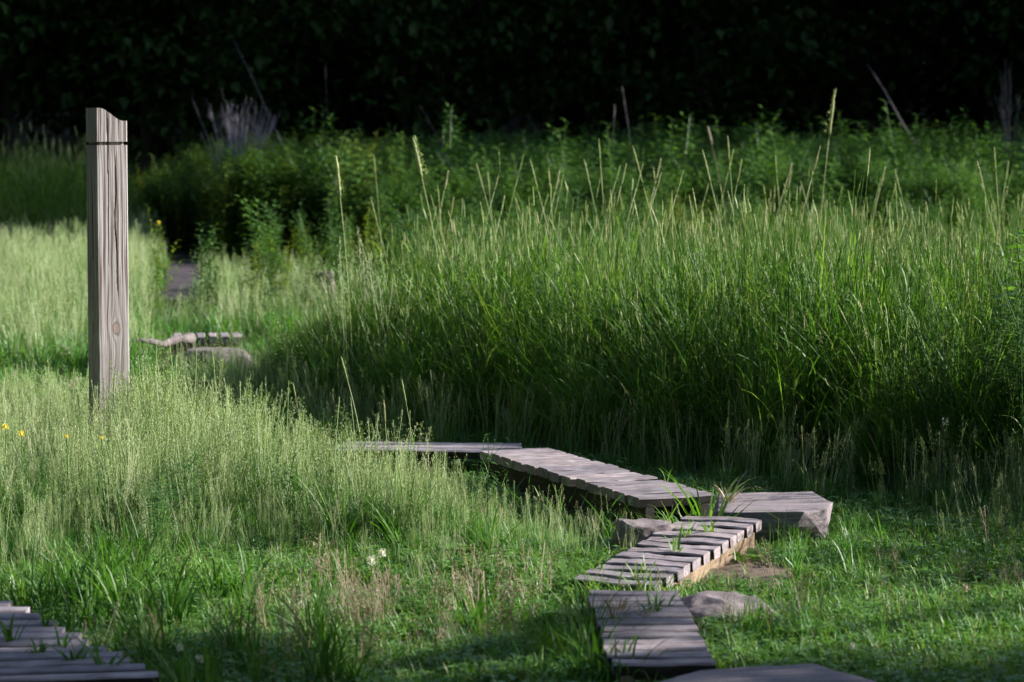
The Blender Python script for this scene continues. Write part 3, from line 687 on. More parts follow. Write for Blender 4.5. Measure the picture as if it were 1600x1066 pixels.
def tallgrass():
    x, y = sample(-1.8, 8.5, 11.8, 23, 75); k = VIEW(x, y, 2.2) & free(x, y, .05) & inpoly(x, y, TALL); x, y = x[k], y[k]
    d = polydist(x, y, TALL); hs = np.clip(.6 + d * .7, .6, 1.0) * (.62 + .42 * vnoise(x, y, .7, 21) + .24 * vnoise(x, y, .22, 22)) * np.clip(.60 + .30 * (x + 1.6), .58, 1.0) * np.clip(1.0 - .03 * (y - 16), .78, 1.0) * RS.uniform(.9, 1.1, len(x))
    place('tall_grass', C_tall, 9, x, y, hs, 'dense stand of tall green grass, dark in front and sunlit on top', 'grass', .19, ws=hs * .5 + .5)
    x, y = sample(-1.4, 6, 12.8, 22, 3.2); k = VIEW(x, y, .6) & inpoly(x, y, TALL) & (polydist(x, y, TALL) > .3); x, y = x[k], y[k]
    place('weeds_in_tall_grass', C_weed, 6, x, y, RS.uniform(.55, .8, len(x)), 'leafy weeds mixed through the tall grass', 'weeds', .12)
    x, y = sample(-1.4, 6, 12.8, 21, 12); k = VIEW(x, y, .6) & inpoly(x, y, TALL) & (vnoise(x, y, .9, 90) > .5); x, y = x[k], y[k]
    place('seeding_clumps', C_bent, 9, x, y, RS.uniform(1.6, 2.3, len(x)), 'paler seeding clumps through the tall grass', 'grass', .15, ws=RS.uniform(1.3, 1.8, len(x)))
    # fine seeding fringe in front of the stand
    x, y = sample(-2.0, 3.4, 11.6, 18, 75); k = VIEW(x, y) & free(x, y, .02); x, y = x[k], y[k]
    d = polydist(x, y, TALL); ins = inpoly(x, y, TALL); k = np.where(ins, d < .45, d < .5 - .3 * (x < .9) * (y < 14)); x, y, d = x[k], y[k], d[k]
    hs = RS.uniform(.55, .95, len(x)); place('fringe_grass', C_bent, 9, x, y, hs, 'fine seeding grass fringing the foot of the tall stand', 'grass', .12)
tallgrass()
def right_corner():
    x, y = sample(1.35, 3.2, 9.6, 13.0, 55); k = free(x, y) & VIEW(x, y, .8) & (RS.rand(len(x)) < np.clip((x - 1.55) * 1.2, 0.0, 1) * np.clip((y - 9.4) * .6, .1, 1)); x, y = x[k], y[k]
    hs = .45 + .5 * np.clip((x - 1.3) * .6, 0, 1) * RS.uniform(.6, 1.2, len(x)); place('shaded_seeding_grass', C_bent, 9, x, y, hs, 'dim seeding grass on the right below the leafy weeds', 'grass', .12)
right_corner()
def brown_patch():
    C = source_collection('brown_tufts', mk(5, t_brown)); x, y = sample(-2.2, 2.4, 8.2, 11.6, 160); k = VIEW(x, y) & free(x, y)
    pr = np.exp(-(((x + .28) / .5) ** 2 + ((y - 9.3) / .55) ** 2)) * .5 + np.exp(-(((x - 1.75) / .5) ** 2 + ((y - 9.7) / .6) ** 2)) * .12 + .5 * np.clip(vnoise(x, y, .5, 77) - .55, 0, 1)
    k &= (RS.rand(len(x)) < pr); x, y = x[k], y[k]; place('brown_seed_grass', C, 5, x, y, RS.uniform(.6, 1.1, len(x)), 'low brownish seed heads spread over the lawn', 'grass', .15)
brown_patch()
def sedges():
    x, y = sample(-2.4, 2.2, 7.2, 10.8, 60); k = VIEW(x, y) & free(x, y, .0)
    pr = np.zeros(len(x))
    pr = np.maximum(pr, np.exp(-(((x + 1.35) / .42) ** 2 + ((y - 9.35) / .55) ** 2)) * 1.3)
    pr = np.maximum(pr, np.exp(-(((x + .9) / .5) ** 2 + ((y - 8.2) / .6) ** 2)) * .55)
    pr = np.maximum(pr, np.exp(-(((x - .16) / .13) ** 2 + ((y - 8.6) / .5) ** 2)) * 1.2)
    k &= RS.rand(len(x)) < pr; x, y = x[k], y[k]; hs = RS.uniform(.5, 1.0, len(x)) * np.where(x > 0, .75, 1)
    place('broad_grass', C_sedge, 6, x, y, hs, 'broad dark green grass clumps beside the shaded deck', 'grass')
    # bright tufts right of the slab and skewed run
    x, y = sample(.55, 1.75, 8.6, 11.6, 90); pr = np.maximum(np.exp(-(((x - 1.13) / .2) ** 2 + ((y - 10.45) / .4) ** 2)), np.exp(-(((x - .85) / .22) ** 2 + ((y - 8.9) / .35) ** 2)) * .8)
    pr = np.maximum(pr, np.exp(-(((x - 1.36) / .12) ** 2 + ((y - 11.2) / .3) ** 2)))
    k = free(x, y) & dirt_keep(x, y) & (RS.rand(len(x)) < pr); x, y = x[k], y[k]
    place('bright_grass', C_green, 6, x, y, RS.uniform(.35, .75, len(x)), 'bright grass tufts growing around the flat slab and low boulder', 'grass')
sedges()
def farther():
    # sunlit grass behind the post on the left, and beside the far log
    x, y = sample(-8.5, -1.2, 18.5, 40, 42); k = VIEW(x, y, 1.0) & free(x, y, .02)
    e = (x < -.19 * y + 2.05 - .0 * y) ; px = 800 + x / y * F_PX
    px = px + RS.normal(0, 9, len(x)); left = (px < 235); mid = (px < 505) & (px > 200) & (y > 21.2) & (y < 28) & ~((px < 325) & (y > 22.6))
    k &= (left | mid); x, y = x[k], y[k]; px = 800 + x / y * F_PX; hs = RS.uniform(.8, 1.25, len(x)) * (1 + .012 * (y - 20)) * np.where((px > 225) & (px < 330) & (y < 33), .8, np.where((px > 330) & (y > 24), .85, 1))
    place('far_seeding_grass', C_bent, 9, x, y, hs, 'pale seeding grass beyond the post, lit from the right', 'grass', .1, ws=hs * 1.5)
    x, y = sample(-8.5, -1.2, 18.5, 40, 55); k = VIEW(x, y, 1.0) & free(x, y, .02); px = 800 + x / y * F_PX
    px = px + RS.normal(0, 9, len(x)); left = (px < 240); mid = (px < 505) & (px > 200) & (y > 21) & (y < 28) & ~((px < 325) & (y > 23.5)); k &= (left | mid); x, y = x[k], y[k]
    px = 800 + x / y * F_PX; place('far_meadow_grass', C_green, 6, x, y, RS.uniform(.8, 1.35, len(x)) * np.where((px > 225) & (px < 335) & (y < 29), .8, 1), 'green blades of the meadow beyond the post', 'grass', .1, ws=RS.uniform(1.2, 1.7, len(x)))
    # short growth on everything left over
    x, y = sample(-8, 8, 15, 46, 26); px = 800 + x / y * F_PX; k = VIEW(x, y, .6) & free(x, y) & ~inpoly(x, y, TALL) & ~((px > 240) & (px < 330) & (y > 24.5) & (y < 37)); x, y = x[k], y[k]
    place('rough_grass', C_green, 6, x, y, RS.uniform(.3, .7, len(x)), 'low rough grass in the gaps of the far meadow', 'grass', .1, ws=RS.uniform(.9, 1.5, len(x)))
    # dark grasses at the far left
    x, y = sample(-9, -4.0, 33, 45, 10); k = VIEW(x, y, 1.0) & free(x, y); px = 800 + x / y * F_PX; k &= px < 190; x, y = x[k], y[k]
    place('dark_tall_grass', C_tall, 9, x, y, RS.uniform(1.0, 1.4, len(x)), 'dim tall grass at the wood edge behind the post', 'grass', .1, ws=RS.uniform(1.2, 1.6, len(x)))
farther()
def forbs():
    x, y = sample(-9, 11, 29.5, 44, 11); k = VIEW(x, y, 1.5) & free(x, y); px = 800 + x / y * F_PX; k &= (px > 560) & (y > 31.5); x, y = x[k], y[k]
    hs = RS.uniform(.78, 1.1, len(x)) * np.clip(.80 + .03 * (y - 31), .78, 1.06) * (.84 + .3 * vnoise(x, y, 1.6, 61)); place('forb_thicket', C_forb, 7, x, y, hs, 'belt of leafy green weeds along the dark wood', 'weeds', .07, ws=hs * 1.15)
    x, y = sample(-9, 3, 33.0, 44, 17); k = free(x, y, .05); px = 800 + x / y * F_PX; k &= (px > 205 + (y - 33) * 2) & (px < 640) & ~((px < 330) & (y < 37)); x, y = x[k], y[k]
    hs = RS.uniform(.85, 1.15, len(x)) * np.clip(.72 + (800 + x / y * F_PX - 210) / 400, .72, 1.08); k = RS.rand(len(x)) < .28; place('mixed_forb_thicket', C_forb, 7, x[k], y[k], hs[k] * .82, 'green leafy weeds mixed into the yellow-green mass right of the post', 'weeds', .08, ws=hs[k] * 1.1); x, y, hs = x[~k], y[~k], hs[~k]; place('yellow_forb_thicket', C_forby, 5, x, y, hs, 'bushy yellow-green flowering weeds right of the post', 'weeds', .08, ws=hs * 1.2)
    x, y = sample(-3.2, 6.5, 22, 31, 7); k = VIEW(x, y, 1.0) & free(x, y) & (RS.rand(len(x)) < np.clip((x - (-3.0 + .12 * (y - 22))) * .45, 0, 1)); x, y = x[k], y[k]; k = RS.rand(len(x)) < .7; place('scattered_green_forbs', C_forb, 7, x[k], y[k], RS.uniform(.4, .72, k.sum()), 'green weeds where the tall grass gives way to the weed belt', 'weeds', .08); x, y = x[~k], y[~k]
    place('scattered_forbs', C_forby, 5, x, y, RS.uniform(.5, .8, len(x)), 'scattered weeds where the tall grass ends', 'weeds', .08)
    # leafy weeds at the right edge
    x, y = sample(1.75, 5.5, 9.9, 14.5, 22); k = free(x, y) & (RS.rand(len(x)) < np.where(x < .186 * y + .25, .95, 1)) & (RS.rand(len(x)) < np.clip((x - 1.75) * 1.6, .1, 1)) & ((y > 11.7) | (x > .186 * y + .35)); x, y = x[k], y[k]
    hs = RS.uniform(.55, .8, len(x)) * np.where((x > 2.75) & (y > 11.8), 1.35, 1.05); place('leafy_weeds', C_weed, 6, x, y, hs, 'dark leafy weeds at the right end of the tall grass', 'weeds', .1)
forbs()

# ------------------------------------------------------------------ individual plants
def stalk_proto(kind, h):
    root = empty('grass_stalk'); st, hd = MB(), MB()
    az = U(-.6, .6) + (0 if rnd.random() < .5 else math.pi); reach = h * U(.03, .16)
    pts = stem_path((0, 0, 0), az, h, reach, 7); tube(st, pts, [.0028 - .0002 * i for i in range(8)], {'dry': 'dry', 'thin': 'dead'}.get(kind, 'spike'), 4)
    d = Vector(pts[-1]) - Vector(pts[-2])
    if kind == 'spike': spike(hd, pts[-1], d, U(.08, .15), U(.0028, .0045))
    elif kind == 'plume':
        spike(hd, pts[-1], d, U(.15, .2), .008); panicle(hd, (Vector(pts[-1]) - Vector((0, 0, .02))), az, .2, .03, .18, .045, 40, 'spike', 'spike', ss=.007)
    else: spike(hd, pts[-1], d, U(.08, .14), .008 if kind == 'dry' else .005, 'dead' if kind == 'thin' else 'dry')
    st.obj('stem', root, True); hd.obj('seed_head', root, True)
    lf = MB()
    if kind not in ('dry', 'thin'):
        for q in range(2): lf = MB(); blade(lf, pts[3 + q], U(0, 6.28), U(.12, .25), U(.08, .2), .008, 'tall', 5, .5); lf.obj('leaf_blade', root)
    return root
def put(o, px, py_top, D, h, label=None, group=None, cat='grass stalk', name=None):
    x = xat(px, D); zt = zat(py_top, D); g = float(ground_z([x], [D])[0]); o.location = (x, D, g - .01); s = (zt - g) / h; o.scale = (max(.75, min(1.3, s)), max(.75, min(1.3, s)), s); o.rotation_euler = (0, 0, U(-.5, .5))
    tag(o, label, cat, group); return o
H0 = 1.15
protos = [(stalk_proto('spike', H0 - .12), 'spike') for _ in range(5)]
used = set()
def stalk(k, *a, **kw):
    p = protos[k][0]; o = p if k not in used else copy_tree(p); used.add(k); return put(o, *a, h=H0, **kw)
tops = [(601, 236), (628, 312), (640, 305), (662, 262), (678, 300), (700, 282), (716, 305), (724, 255), (745, 300), (768, 235), (780, 262), (800, 258), (812, 290), (832, 262), (838, 265), (872, 255), (886, 252),
        (916, 245), (930, 250), (941, 248), (952, 210), (962, 252), (975, 252), (985, 242), (1002, 258), (1035, 255), (1052, 232), (1060, 270), (1098, 228), (1112, 240), (1156, 205), (1160, 238), (1184, 240), (1196, 262),
        (1215, 220), (1228, 235), (1300, 285), (1330, 262), (1338, 255), (1352, 280), (1412, 275), (1450, 268), (1533, 252), (1548, 248), (1565, 250), (1572, 222), (1585, 255), (1596, 258)]
for i, (px, py) in enumerate(tops):
    stalk(i % 5, px, py, U(15.5, 20), label='slender green seed spike rising above the tall grass', group='seed spikes above the tall grass')
def special(kind, px, py, D, label, h=None):
    o = stalk_proto(kind, 1.0); return put(o, px, py, D, 1.15, label, None)
special('plume', 1272, 148, 18.0, 'tallest pale seed plume, standing far above the tall grass against the dark weeds')
special('plume', 551, 250, 15.6, 'lone arching seed stalk at the left end of the tall grass')
special('plume', 703, 220, 16.5, 'thick tan seed head leaning left above the tall grass')
special('thin', 998, 128, 34, 'dead brown flower stalk, taller of the pair against the black wood')
special('thin', 953, 152, 34, 'dead brown flower stalk, shorter of the pair against the black wood')
special('dry', 1141, 190, 28, 'straight dry brown stalk among the leafy weeds')
special('thin', 516, 82, 36, 'very tall thin dry stalk against the black wood, over the yellow-green weeds')
for px, py, D, lb in ((476, 585, 12.6, 'small bright white-green seed head above the shaded gully'), (571, 545, 12.0, 'tall thin green stalk with a loose head, in front of the shaded tall grass'), (651, 590, 11.9, 'thin stalk with a bent tip beside the half-hidden plank run'),
                      (342, 535, 13.3, 'lone green stalk in front of the far rock'), (606, 625, 11.7, 'pale seed head at the dark edge of the meadow')):
    o = stalk_proto('spike', .62); put(o, px, py, D, .75, lb)

# leafy weed plants that stand out one by one
def forb_thing(h, mat, nl=46, ll=.11, lw=.028):
    root = empty('weed_plant'); st, fo = forb_mesh(h, mat, nl, ll, lw); st.obj('stem', root); fo.obj('foliage', root); return root
fp = [forb_thing(1.4, 'forb', 44, .16, .045) for _ in range(4)]; fu = set()
ftops = [(690, 168), (705, 158), (733, 185), (776, 182), (828, 190), (868, 182), (900, 195), (960, 185), (1040, 178), (1074, 172), (1100, 190), (1130, 176), (1180, 160), (1205, 182), (1232, 190), (1320, 166), (1345, 185), (1378, 168), (1412, 150), (1440, 172),
         (1470, 188), (1490, 160), (1530, 165), (1555, 185), (640, 195), (615, 190), (590, 185), (530, 178), (497, 160), (480, 165)]
for i, (px, py) in enumerate(ftops):
    k = i % 4; o = fp[k] if k not in fu else copy_tree(fp[k]); fu.add(k)
    put(o, px, py, U(32, 40), 1.4, 'tall leafy weed whose tip stands out against the black wood', 'leafy weed tips along the wood', 'weed')
def white_weed(px, py, D, label):
    root = empty('flowering_weed'); st, fo = forb_mesh(.62, 'forb', 30, .06, .012, 1); st.obj('stem', root); fo.obj('foliage', root)
    fl = MB()
    for k in range(26):
        c = Vector((U(-.02, .02), U(-.02, .02), .62 + U(-.035, .02))) + Vector((st.v[-1][0], st.v[-1][1], 0)) * 0
        tip = Vector(st.v[7 * 4]); c.x += tip.x; c.y += tip.y; a = U(0, 6.28); leaf(fl, c, (math.cos(a), math.sin(a), .5), (0, 0, 1), .011, .009, 'white')
    fl.obj('flower_cluster', root); put(root, px, py, D, .64, label, None, 'weed')
white_weed(1574, 598, 12.4, 'white-flowered weed, the taller one at the right edge below the shrub')
white_weed(1484, 648, 12.2, 'white-flowered weed left of the taller one, at the foot of the leafy weeds')

# leafy shrub whose sprays reach in on the right
def shrub():
    D = 12.9; x0 = xat(1640, D); root = empty('leafy_shrub', (x0, D, 0), 0, 'broad-leaved shrub spray with bright leaves at the right of the tall grass', 'shrub')
    st = MB(); leafm = MB(); leaf(leafm, (0, 0, 0), (1, 0, .1), (0, 0, 1), .075, .036, 'broad', .12); lm = leafm.mesh('leaf'); r = random.Random(5)
    for b in range(9):
        a = r.uniform(0, 6.28); rr = r.uniform(.03, .26); h = r.uniform(.85, 1.25); q = [Vector((math.cos(a) * rr * t * 1.3, math.sin(a) * rr * t * 1.3, h * t)) for t in (0, .3, .6, .85, 1)]
        tube(st, q, [.007, .006, .0045, .003, .0015], 'bark', 5)
        for k in range(22):
            t = .35 + .65 * k / 21; f = t * 4; j = min(int(f), 3); p = q[j].lerp(q[j + 1], f - j)
            o = bpy.data.objects.new('leaf', lm); COL.objects.link(o); o.parent = root; o.location = p; s = r.uniform(.7, 1.2); o.scale = (s, s, s)
            o.rotation_euler = (r.uniform(-.6, .6), r.uniform(-.7, .3), k * 2.4 + r.uniform(-.4, .4))
    st.obj('branch_frame', root)
shrub()

# broad-leaved rosettes, dandelion clocks, clover heads, yellow flowers
def rosette(px, py, n, ll, lw, label, seed):
    r = random.Random(seed); p = at(px, py, .02); root = empty('broadleaf_plant', (p.x, p.y, 0), 0, label, 'weed')
    for k in range(n):
        mb = MB(); a = k * 2.4 + r.uniform(-.4, .4); l = ll * r.uniform(.7, 1.1); wd = lw * r.uniform(.8, 1.2); el = r.uniform(.25, .9); vs = []; fs = []
        for i in range(7):
            t = i / 6; rr = l * t * math.cos(el * (1 - t * .9)); z = .015 + l * (math.sin(el) * t - .55 * t * t * math.sin(el)) ; ww = wd * .5 * math.sin(math.pi * (t * .88 + .06)) ** .7
            for s in (-1, -.5, 0, .5, 1): vs.append((rr, s * ww, z + abs(s) * ww * .35 + r.uniform(-.004, .004)))
        for i in range(6):
            for j in range(4): fs.append((i * 5 + j, (i + 1) * 5 + j, (i + 1) * 5 + j + 1, i * 5 + j + 1))
        mb.add(vs, fs, 'broad'); o = mb.obj('leaf', root, True); o.rotation_euler = (0, 0, a); o.location = (r.uniform(-.02, .02), r.uniform(-.02, .02), 0)
rosette(775, 880, 11, .22, .085, 'broad-leaved weed at the left of the pair before the seeding meadow', 1)
rosette(840, 882, 13, .22, .09, 'broad-leaved weed next to the bare soil left of the planks', 2)
rosette(800, 935, 7, .11, .05, 'small broad-leaved weed in the lawn below the pair of larger ones', 3)
rosette(1150, 880, 9, .15, .055, 'leafy weed against the tan side timber of the skewed run', 4)
rosette(1375, 918, 8, .09, .045, 'little bright broad-leaved weed alone in the lawn on the right', 5)
rosette(905, 970, 8, .13, .05, 'dark broad-leaved weed hugging the left edge of the near planks', 6)
rosette(50, 985, 8, .10, .03, 'weed rosette growing through the left of the shaded deck', 7)
rosette(120, 1045, 7, .13, .03, 'weed with strap leaves at the front of the shaded deck', 8)
def clock(px, py, z, label, rad=.016, mat='white', name='dandelion', n=90, group=None):
    p = at(px, py, z); root = empty(name, (p.x, p.y, 0), 0, label, 'flower', group); st, hd = MB(), MB()
    tube(st, [(0, 0, 0), (.004, 0, z * .5), (0, 0, z)], [.0022, .002, .0018], 'blade', 5); st.obj('stem', root)
    for k in range(n):
        v = Vector((U(-1, 1), U(-1, 1), U(-.8, 1))).normalized(); c = Vector((0, 0, z)) + v * rad * U(.5, 1); s = v.cross(Vector((U(-1, 1), U(-1, 1), U(-1, 1)))).normalized() * rad * .16
        hd.add([c - s, c + s, c + v * rad * .3], [(0, 1, 2)], mat)
    tube(hd, [(0, 0, z - rad * .4), (0, 0, z), (0, 0, z + rad * .4)], [rad * .3, rad * .42, rad * .25], mat, 6)
    hd.obj('seed_head' if name == 'dandelion' else 'flower_head', root)
clock(597, 864, .19, 'white dandelion clock, upper of two in the lit lawn'); clock(580, 876, .17, 'white dandelion clock, lower of two in the lit lawn')
clock(472, 945, .10, 'pale clover head in the lawn where the light ends', .014, name='clover'); clock(283, 1013, .11, 'white clover head in shade, upper of two right of the deck', .013, name='clover'); clock(311, 1030, .10, 'white clover head in shade, lower of two right of the deck', .013, name='clover')
clock(1332, 1011, .08, 'white clover head alone in the shaded lawn behind the broad slab', .014, name='clover'); clock(1509, 918, .10, 'brownish clover head in the lawn at the right', .013, 'dry', 'clover')
for px, py, lb in ((8, 667, 'yellow flower at the left end of the row by the post'), (33, 678, 'yellow flower second in the row left of the post'), (104, 682, 'small yellow flower in the meadow just left of the post'), (159, 684, 'small yellow flower in front of the post foot')):
    clock(px, py, .44, lb, .015 if px < 60 else .009, 'yellow', 'yellow_flower', 60)
clock(248, 348, .75, 'lone yellow flower against the dark weeds right of the post', .02, 'yellow', 'yellow_flower', 60)

# sprigs growing through the boards
def sprig(px, py, z, label, n, h, wd, mat='sedge', name='grass_sprig', group=None):
    p = at(px, py, z); root = empty(name, (p.x, p.y, z - .05), 0, label, 'grass sprig', group)
    for k in range(n):
        mb = MB(); blade(mb, (U(-.012, .012), U(-.012, .012), 0), U(0, 6.28), (h + .05) * U(.6, 1.1), h * U(.2, 1.0), wd * U(.7, 1.2), mat, 5, U(.1, .7)); mb.obj('leaf_blade', root)
for q in ((1075, 833, .15, 5), (1110, 828, .155, 5), (995, 905, .09, 3), (1012, 897, .09, 4), (935, 895, .09, 3), (1055, 855, .14, 3)):
    sprig(q[0], q[1], q[2], 'small grass sprig growing between boards of the skewed plank run', q[3] + 5, .11, .008, 'tall', group='sprigs on the skewed run')
for q in ((970, 950, .11, 5), (1000, 962, .11, 6), (1020, 955, .11, 5), (1035, 945, .11, 3), (962, 965, .11, 4)):
    sprig(q[0], q[1], q[2], 'wilting sprig growing between boards of the near narrow plank run', q[3] + 10, .11, .007, 'dry' if q[0] < 1010 else 'blade', group='sprigs on the near run')
for q in ((20, 1000, .10, 4), (60, 1020, .1, 5), (120, 1030, .1, 5), (155, 1012, .1, 4), (70, 975, .1, 3), (165, 1040, .1, 5), (100, 1010, .1, 3)):
    sprig(q[0], q[1], q[2], 'weed sprig growing between boards of the shaded fan deck', q[3] + 5, .12, .011, group='sprigs on the shaded deck')
for q in ((1040, 735, .21, 2), (905, 715, .21, 2), (985, 750, .21, 2)):
    sprig(q[0], q[1], q[2], 'thin sprig growing beside boards of the long wide-plank run', q[3], .07, .005, 'tall', group='sprigs on the long run')
for px in (905, 922, 938, 955, 972, 990, 1008, 1022, 1040, 1056):
    sprig(px + U(-5, 5), 960 + U(-6, 5), .0, 'grass clump growing in the joint between the skewed run and the near narrow run', 18, .22, .007, rnd.choice(('lawn', 'tall', 'dry', 'lawn')), 'grass_clump', 'clumps in the plank joint')
for px, py in ((925, 945), (932, 965), (938, 985), (941, 1005), (948, 1022), (955, 1036), (1000, 1052), (980, 1050)):
    sprig(px - 16, py + 38, .0, 'long-bladed dark grass clump drooping over the edge of the near narrow run', 18, .30, .008, 'sedge', 'grass_clump', 'clumps along the near run')
for px in (1012, 1030, 1050, 1068, 1085):
    sprig(px, 868 + U(-6, 6), .0, 'grass clump growing under the near end of the long wide-plank run', 16, .28, .008, 'lawn', 'grass_clump', 'clumps under the long run')
for k in range(9):
    sprig(985 - 27 * k + U(-8, 8), 872 - 9.5 * k + U(-5, 5), .0, 'grass clump along the dark left side of the long wide-plank run', 14, .27, .007, 'blade', 'grass_clump', 'clumps along the long run')
sprig(1106, 866, .0, 'arching bright grass clump at the joint between two plank runs', 22, .42, .012, 'tall', 'grass_clump')
sprig(1135, 785, .14, 'dry straw-coloured grass tangle lying against the flat streaked slab', 26, .16, .006, 'dry', 'grass_clump')
sprig(1062, 872, .0, 'low green grass clump between boulder and skewed run', 18, .30, .009, 'lawn', 'grass_clump')

# dead shrub (pale purple twigs), leaning dead stems and the bare sapling before the wood
def twiggy(name, px, D, pyb, pyt, spread, n, label, cat, seed, mat='dead', lean=0.0, r0=.008):
    r = random.Random(seed); x = xat(px, D); zt = zat(pyt, D); root = empty(name, (x, D, 0), 0, label, cat)
    for k in range(n):
        mb = MB(); a = r.uniform(0, 6.28); rr = spread * math.sqrt(r.random()); bx, by = math.cos(a) * rr * .35, math.sin(a) * rr * .35; h = zt * r.uniform(.75, 1.03)
        q = [Vector((bx + (math.cos(a) * rr + lean) * t * t + r.uniform(-.02, .02), by + math.sin(a) * rr * t * t, h * t)) for t in (0, .25, .5, .75, 1)]
        tube(mb, q, [r0, r0 * .9, r0 * .75, r0 * .6, r0 * .3], mat, 4)
        for s in range(5):
            t = r.uniform(.5, .95); p = q[0].lerp(q[-1], t); f = t * 4; j = min(3, int(f)); p = q[j].lerp(q[j + 1], f - j); b = r.uniform(0, 6.28); l = h * r.uniform(.06, .16)
            tube(mb, [p, p + Vector((math.cos(b) * l * .4, math.sin(b) * l * .4, l * .6)), p + Vector((math.cos(b) * l * .5, math.sin(b) * l * .5, l))], [r0 * .5, r0 * .4, r0 * .2], mat, 3)
        mb.obj('twig', root)
twiggy('dead_shrub', 372, 37.0, 230, 164, .42, 60, 'pale lavender-grey dead shrub behind the yellow-green weeds', 'shrub', 2, 'lavender', r0=.005)
twiggy('bare_sapling', 1578, 36, 300, 82, .22, 8, 'bare pale sapling at the right against the black wood', 'sapling', 3, r0=.007)
def leaning(px0, py0, px1, py1, D, r0, label):
    mb = MB(); a = Vector((xat(px0, D), D, zat(py0, D))); b = Vector((xat(px1, D), D + .4, zat(py1, D))); g = a + (a - b) * (max(0.05, a.z) / max(.2, b.z - a.z)); 
    tube(mb, [(g.x, g.y, -.02), a, a.lerp(b, .5) + Vector((.02, 0, .0)), b], [r0, r0 * .9, r0 * .7, r0 * .4], 'dead', 6)
    o = mb.obj('dead_branch', smooth=True); tag(o, label, 'branch')
leaning(1402, 182, 1358, 100, 40, .010, 'grey dead branch leaning left out of the weeds near the bare sapling')
leaning(430, 200, 362, 62, 39, .008, 'long thin dead branch leaning left above the pale dead shrub')
leaning(700, 250, 655, 165, 34, .006, 'thin grey dead stem leaning left above the leafy weeds')

# ------------------------------------------------------------------ trees
def crown_mesh(name, rx, ry, z0, z1, n, size, seed, mat='tree'):
    r = random.Random(seed); mb = MB(); cl = []
    for k in range(46):
        while True:
            v = Vector((r.uniform(-1, 1), r.uniform(-1, 1), r.uniform(-1, 1)))
            if .25 < v.length < 1: break
        cl.append((Vector((v.x * rx, v.y * ry, (z0 + z1) / 2 + v.z * (z1 - z0) / 2)), r.uniform(.5, 1.1)))
    for i in range(n):
        c, s = cl[r.randrange(len(cl))]; v = Vector((r.gauss(0, 1), r.gauss(0, 1), r.gauss(0, .7))) * .55 * s
        d = Vector((r.uniform(-1, 1), r.uniform(-1, 1), r.uniform(-.7, .3))).normalized(); l = size * r.uniform(.7, 1.3)
        leaf(mb, c + v, d, (r.uniform(-.4, .4), r.uniform(-.4, .4), 1), l, l * .62, mat)
    return mb.mesh(name), cl
def trunk_mesh(h, r0, cl, seed):
    r = random.Random(seed); mb = MB(); pts = [(r.uniform(-.1, .1) * i / 5, r.uniform(-.1, .1) * i / 5, h * i / 6 - .2) for i in range(7)]
    tube(mb, pts, [r0 * 1.25] + [r0 * (1 - .12 * i) for i in range(6)], 'bark', 9)
    for c, s in cl[:16]:
        b = Vector((0, 0, max(.5, min(h * .95, c.z - .8)))); m_ = b.lerp(c, .5) + Vector((0, 0, .2)); tube(mb, [b, m_, c], [r0 * .35, r0 * .22, r0 * .06], 'bark', 5)
    return mb.mesh('trunk')
def tree_kind(rx, z0, z1, n, size, seed, r0):
    c, cl = crown_mesh('crown', rx, rx, z0, z1, n, size, seed); return trunk_mesh(z1 * .8, r0, cl, seed), c
def plant_tree(k, x, y, label, group, s=1.0, name='broadleaf_tree'):
    z = float(ground_z([x], [y])[0]); root = empty(name, (x, y, z), random.Random(round(x * 31 + y * 57)).uniform(0, 6.28), label, 'tree', group); root.scale = (s, s, s)
    for nm, me in zip(('trunk', 'crown'), k):
        o = bpy.data.objects.new(nm, me); COL.objects.link(o); o.parent = root
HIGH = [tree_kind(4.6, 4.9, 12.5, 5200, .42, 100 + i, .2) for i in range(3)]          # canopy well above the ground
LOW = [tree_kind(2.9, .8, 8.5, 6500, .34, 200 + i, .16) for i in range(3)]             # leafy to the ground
SLIM = [tree_kind(4.6, 4.9, 12.5, 5200, .42, 400 + i, .06) for i in range(2)]         # slender-trunked front row
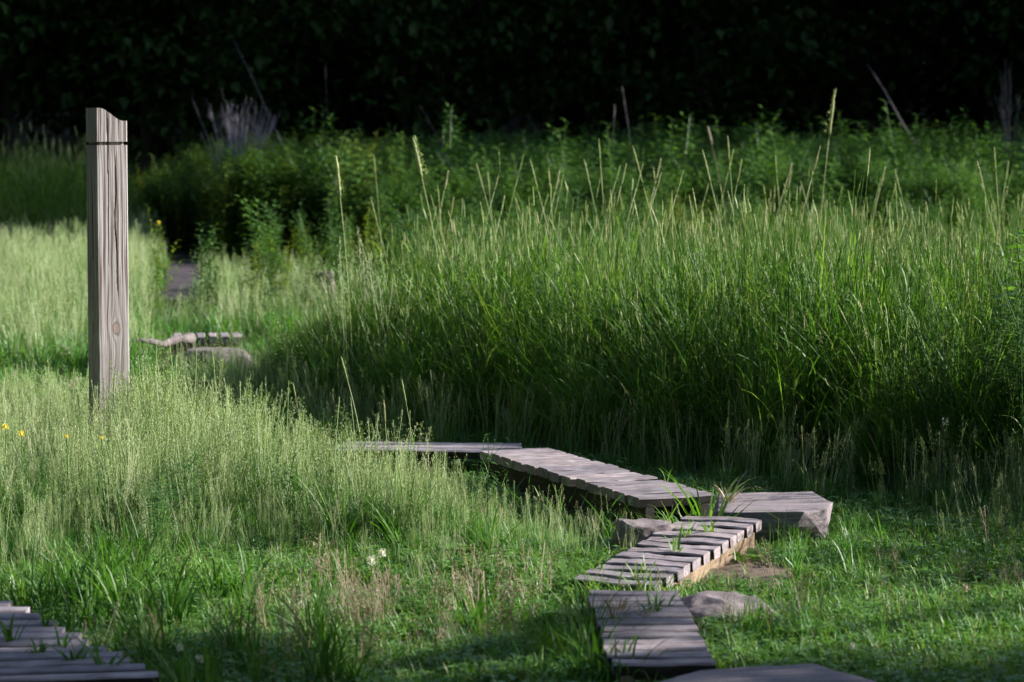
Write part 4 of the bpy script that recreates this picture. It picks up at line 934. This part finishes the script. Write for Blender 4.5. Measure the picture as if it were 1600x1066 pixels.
EDGE = [tree_kind(2.4, 1.4, 7.0, 4200, .26, 300 + i, .11) for i in range(3)]           # young trees of the understorey
i = 0
for y in (53.5, 57.5, 61, 66, 74):
    for x in np.arange(-21, 22.1, 5.6):
        if y > 60 and abs(x) > 30: continue
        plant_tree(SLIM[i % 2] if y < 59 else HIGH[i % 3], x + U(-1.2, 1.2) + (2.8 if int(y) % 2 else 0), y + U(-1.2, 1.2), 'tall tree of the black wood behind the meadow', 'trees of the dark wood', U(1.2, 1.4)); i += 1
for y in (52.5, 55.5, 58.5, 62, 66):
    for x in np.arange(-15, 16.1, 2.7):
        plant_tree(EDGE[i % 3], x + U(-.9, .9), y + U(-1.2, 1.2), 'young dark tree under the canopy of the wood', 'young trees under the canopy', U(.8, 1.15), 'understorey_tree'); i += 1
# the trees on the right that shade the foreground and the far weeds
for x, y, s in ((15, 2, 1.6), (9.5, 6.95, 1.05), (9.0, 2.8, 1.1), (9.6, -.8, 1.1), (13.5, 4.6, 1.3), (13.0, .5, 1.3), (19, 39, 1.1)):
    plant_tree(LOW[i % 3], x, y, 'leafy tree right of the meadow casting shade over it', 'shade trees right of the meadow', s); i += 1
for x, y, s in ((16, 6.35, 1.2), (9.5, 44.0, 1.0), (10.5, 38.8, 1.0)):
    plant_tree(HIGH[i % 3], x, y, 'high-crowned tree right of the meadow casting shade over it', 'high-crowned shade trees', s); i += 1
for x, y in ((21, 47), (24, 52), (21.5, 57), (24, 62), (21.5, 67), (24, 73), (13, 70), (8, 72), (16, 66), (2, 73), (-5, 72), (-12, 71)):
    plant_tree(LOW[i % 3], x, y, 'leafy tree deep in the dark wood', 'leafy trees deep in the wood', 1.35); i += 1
# unseen trees added behind the camera and on the left to block skylight
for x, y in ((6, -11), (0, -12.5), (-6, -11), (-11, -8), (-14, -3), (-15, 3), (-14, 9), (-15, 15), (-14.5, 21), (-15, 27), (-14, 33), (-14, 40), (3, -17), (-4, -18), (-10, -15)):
    plant_tree(LOW[i % 3], x, y, 'unseen leafy tree added to block skylight from the left and rear', 'added trees blocking skylight', 1.7); i += 1
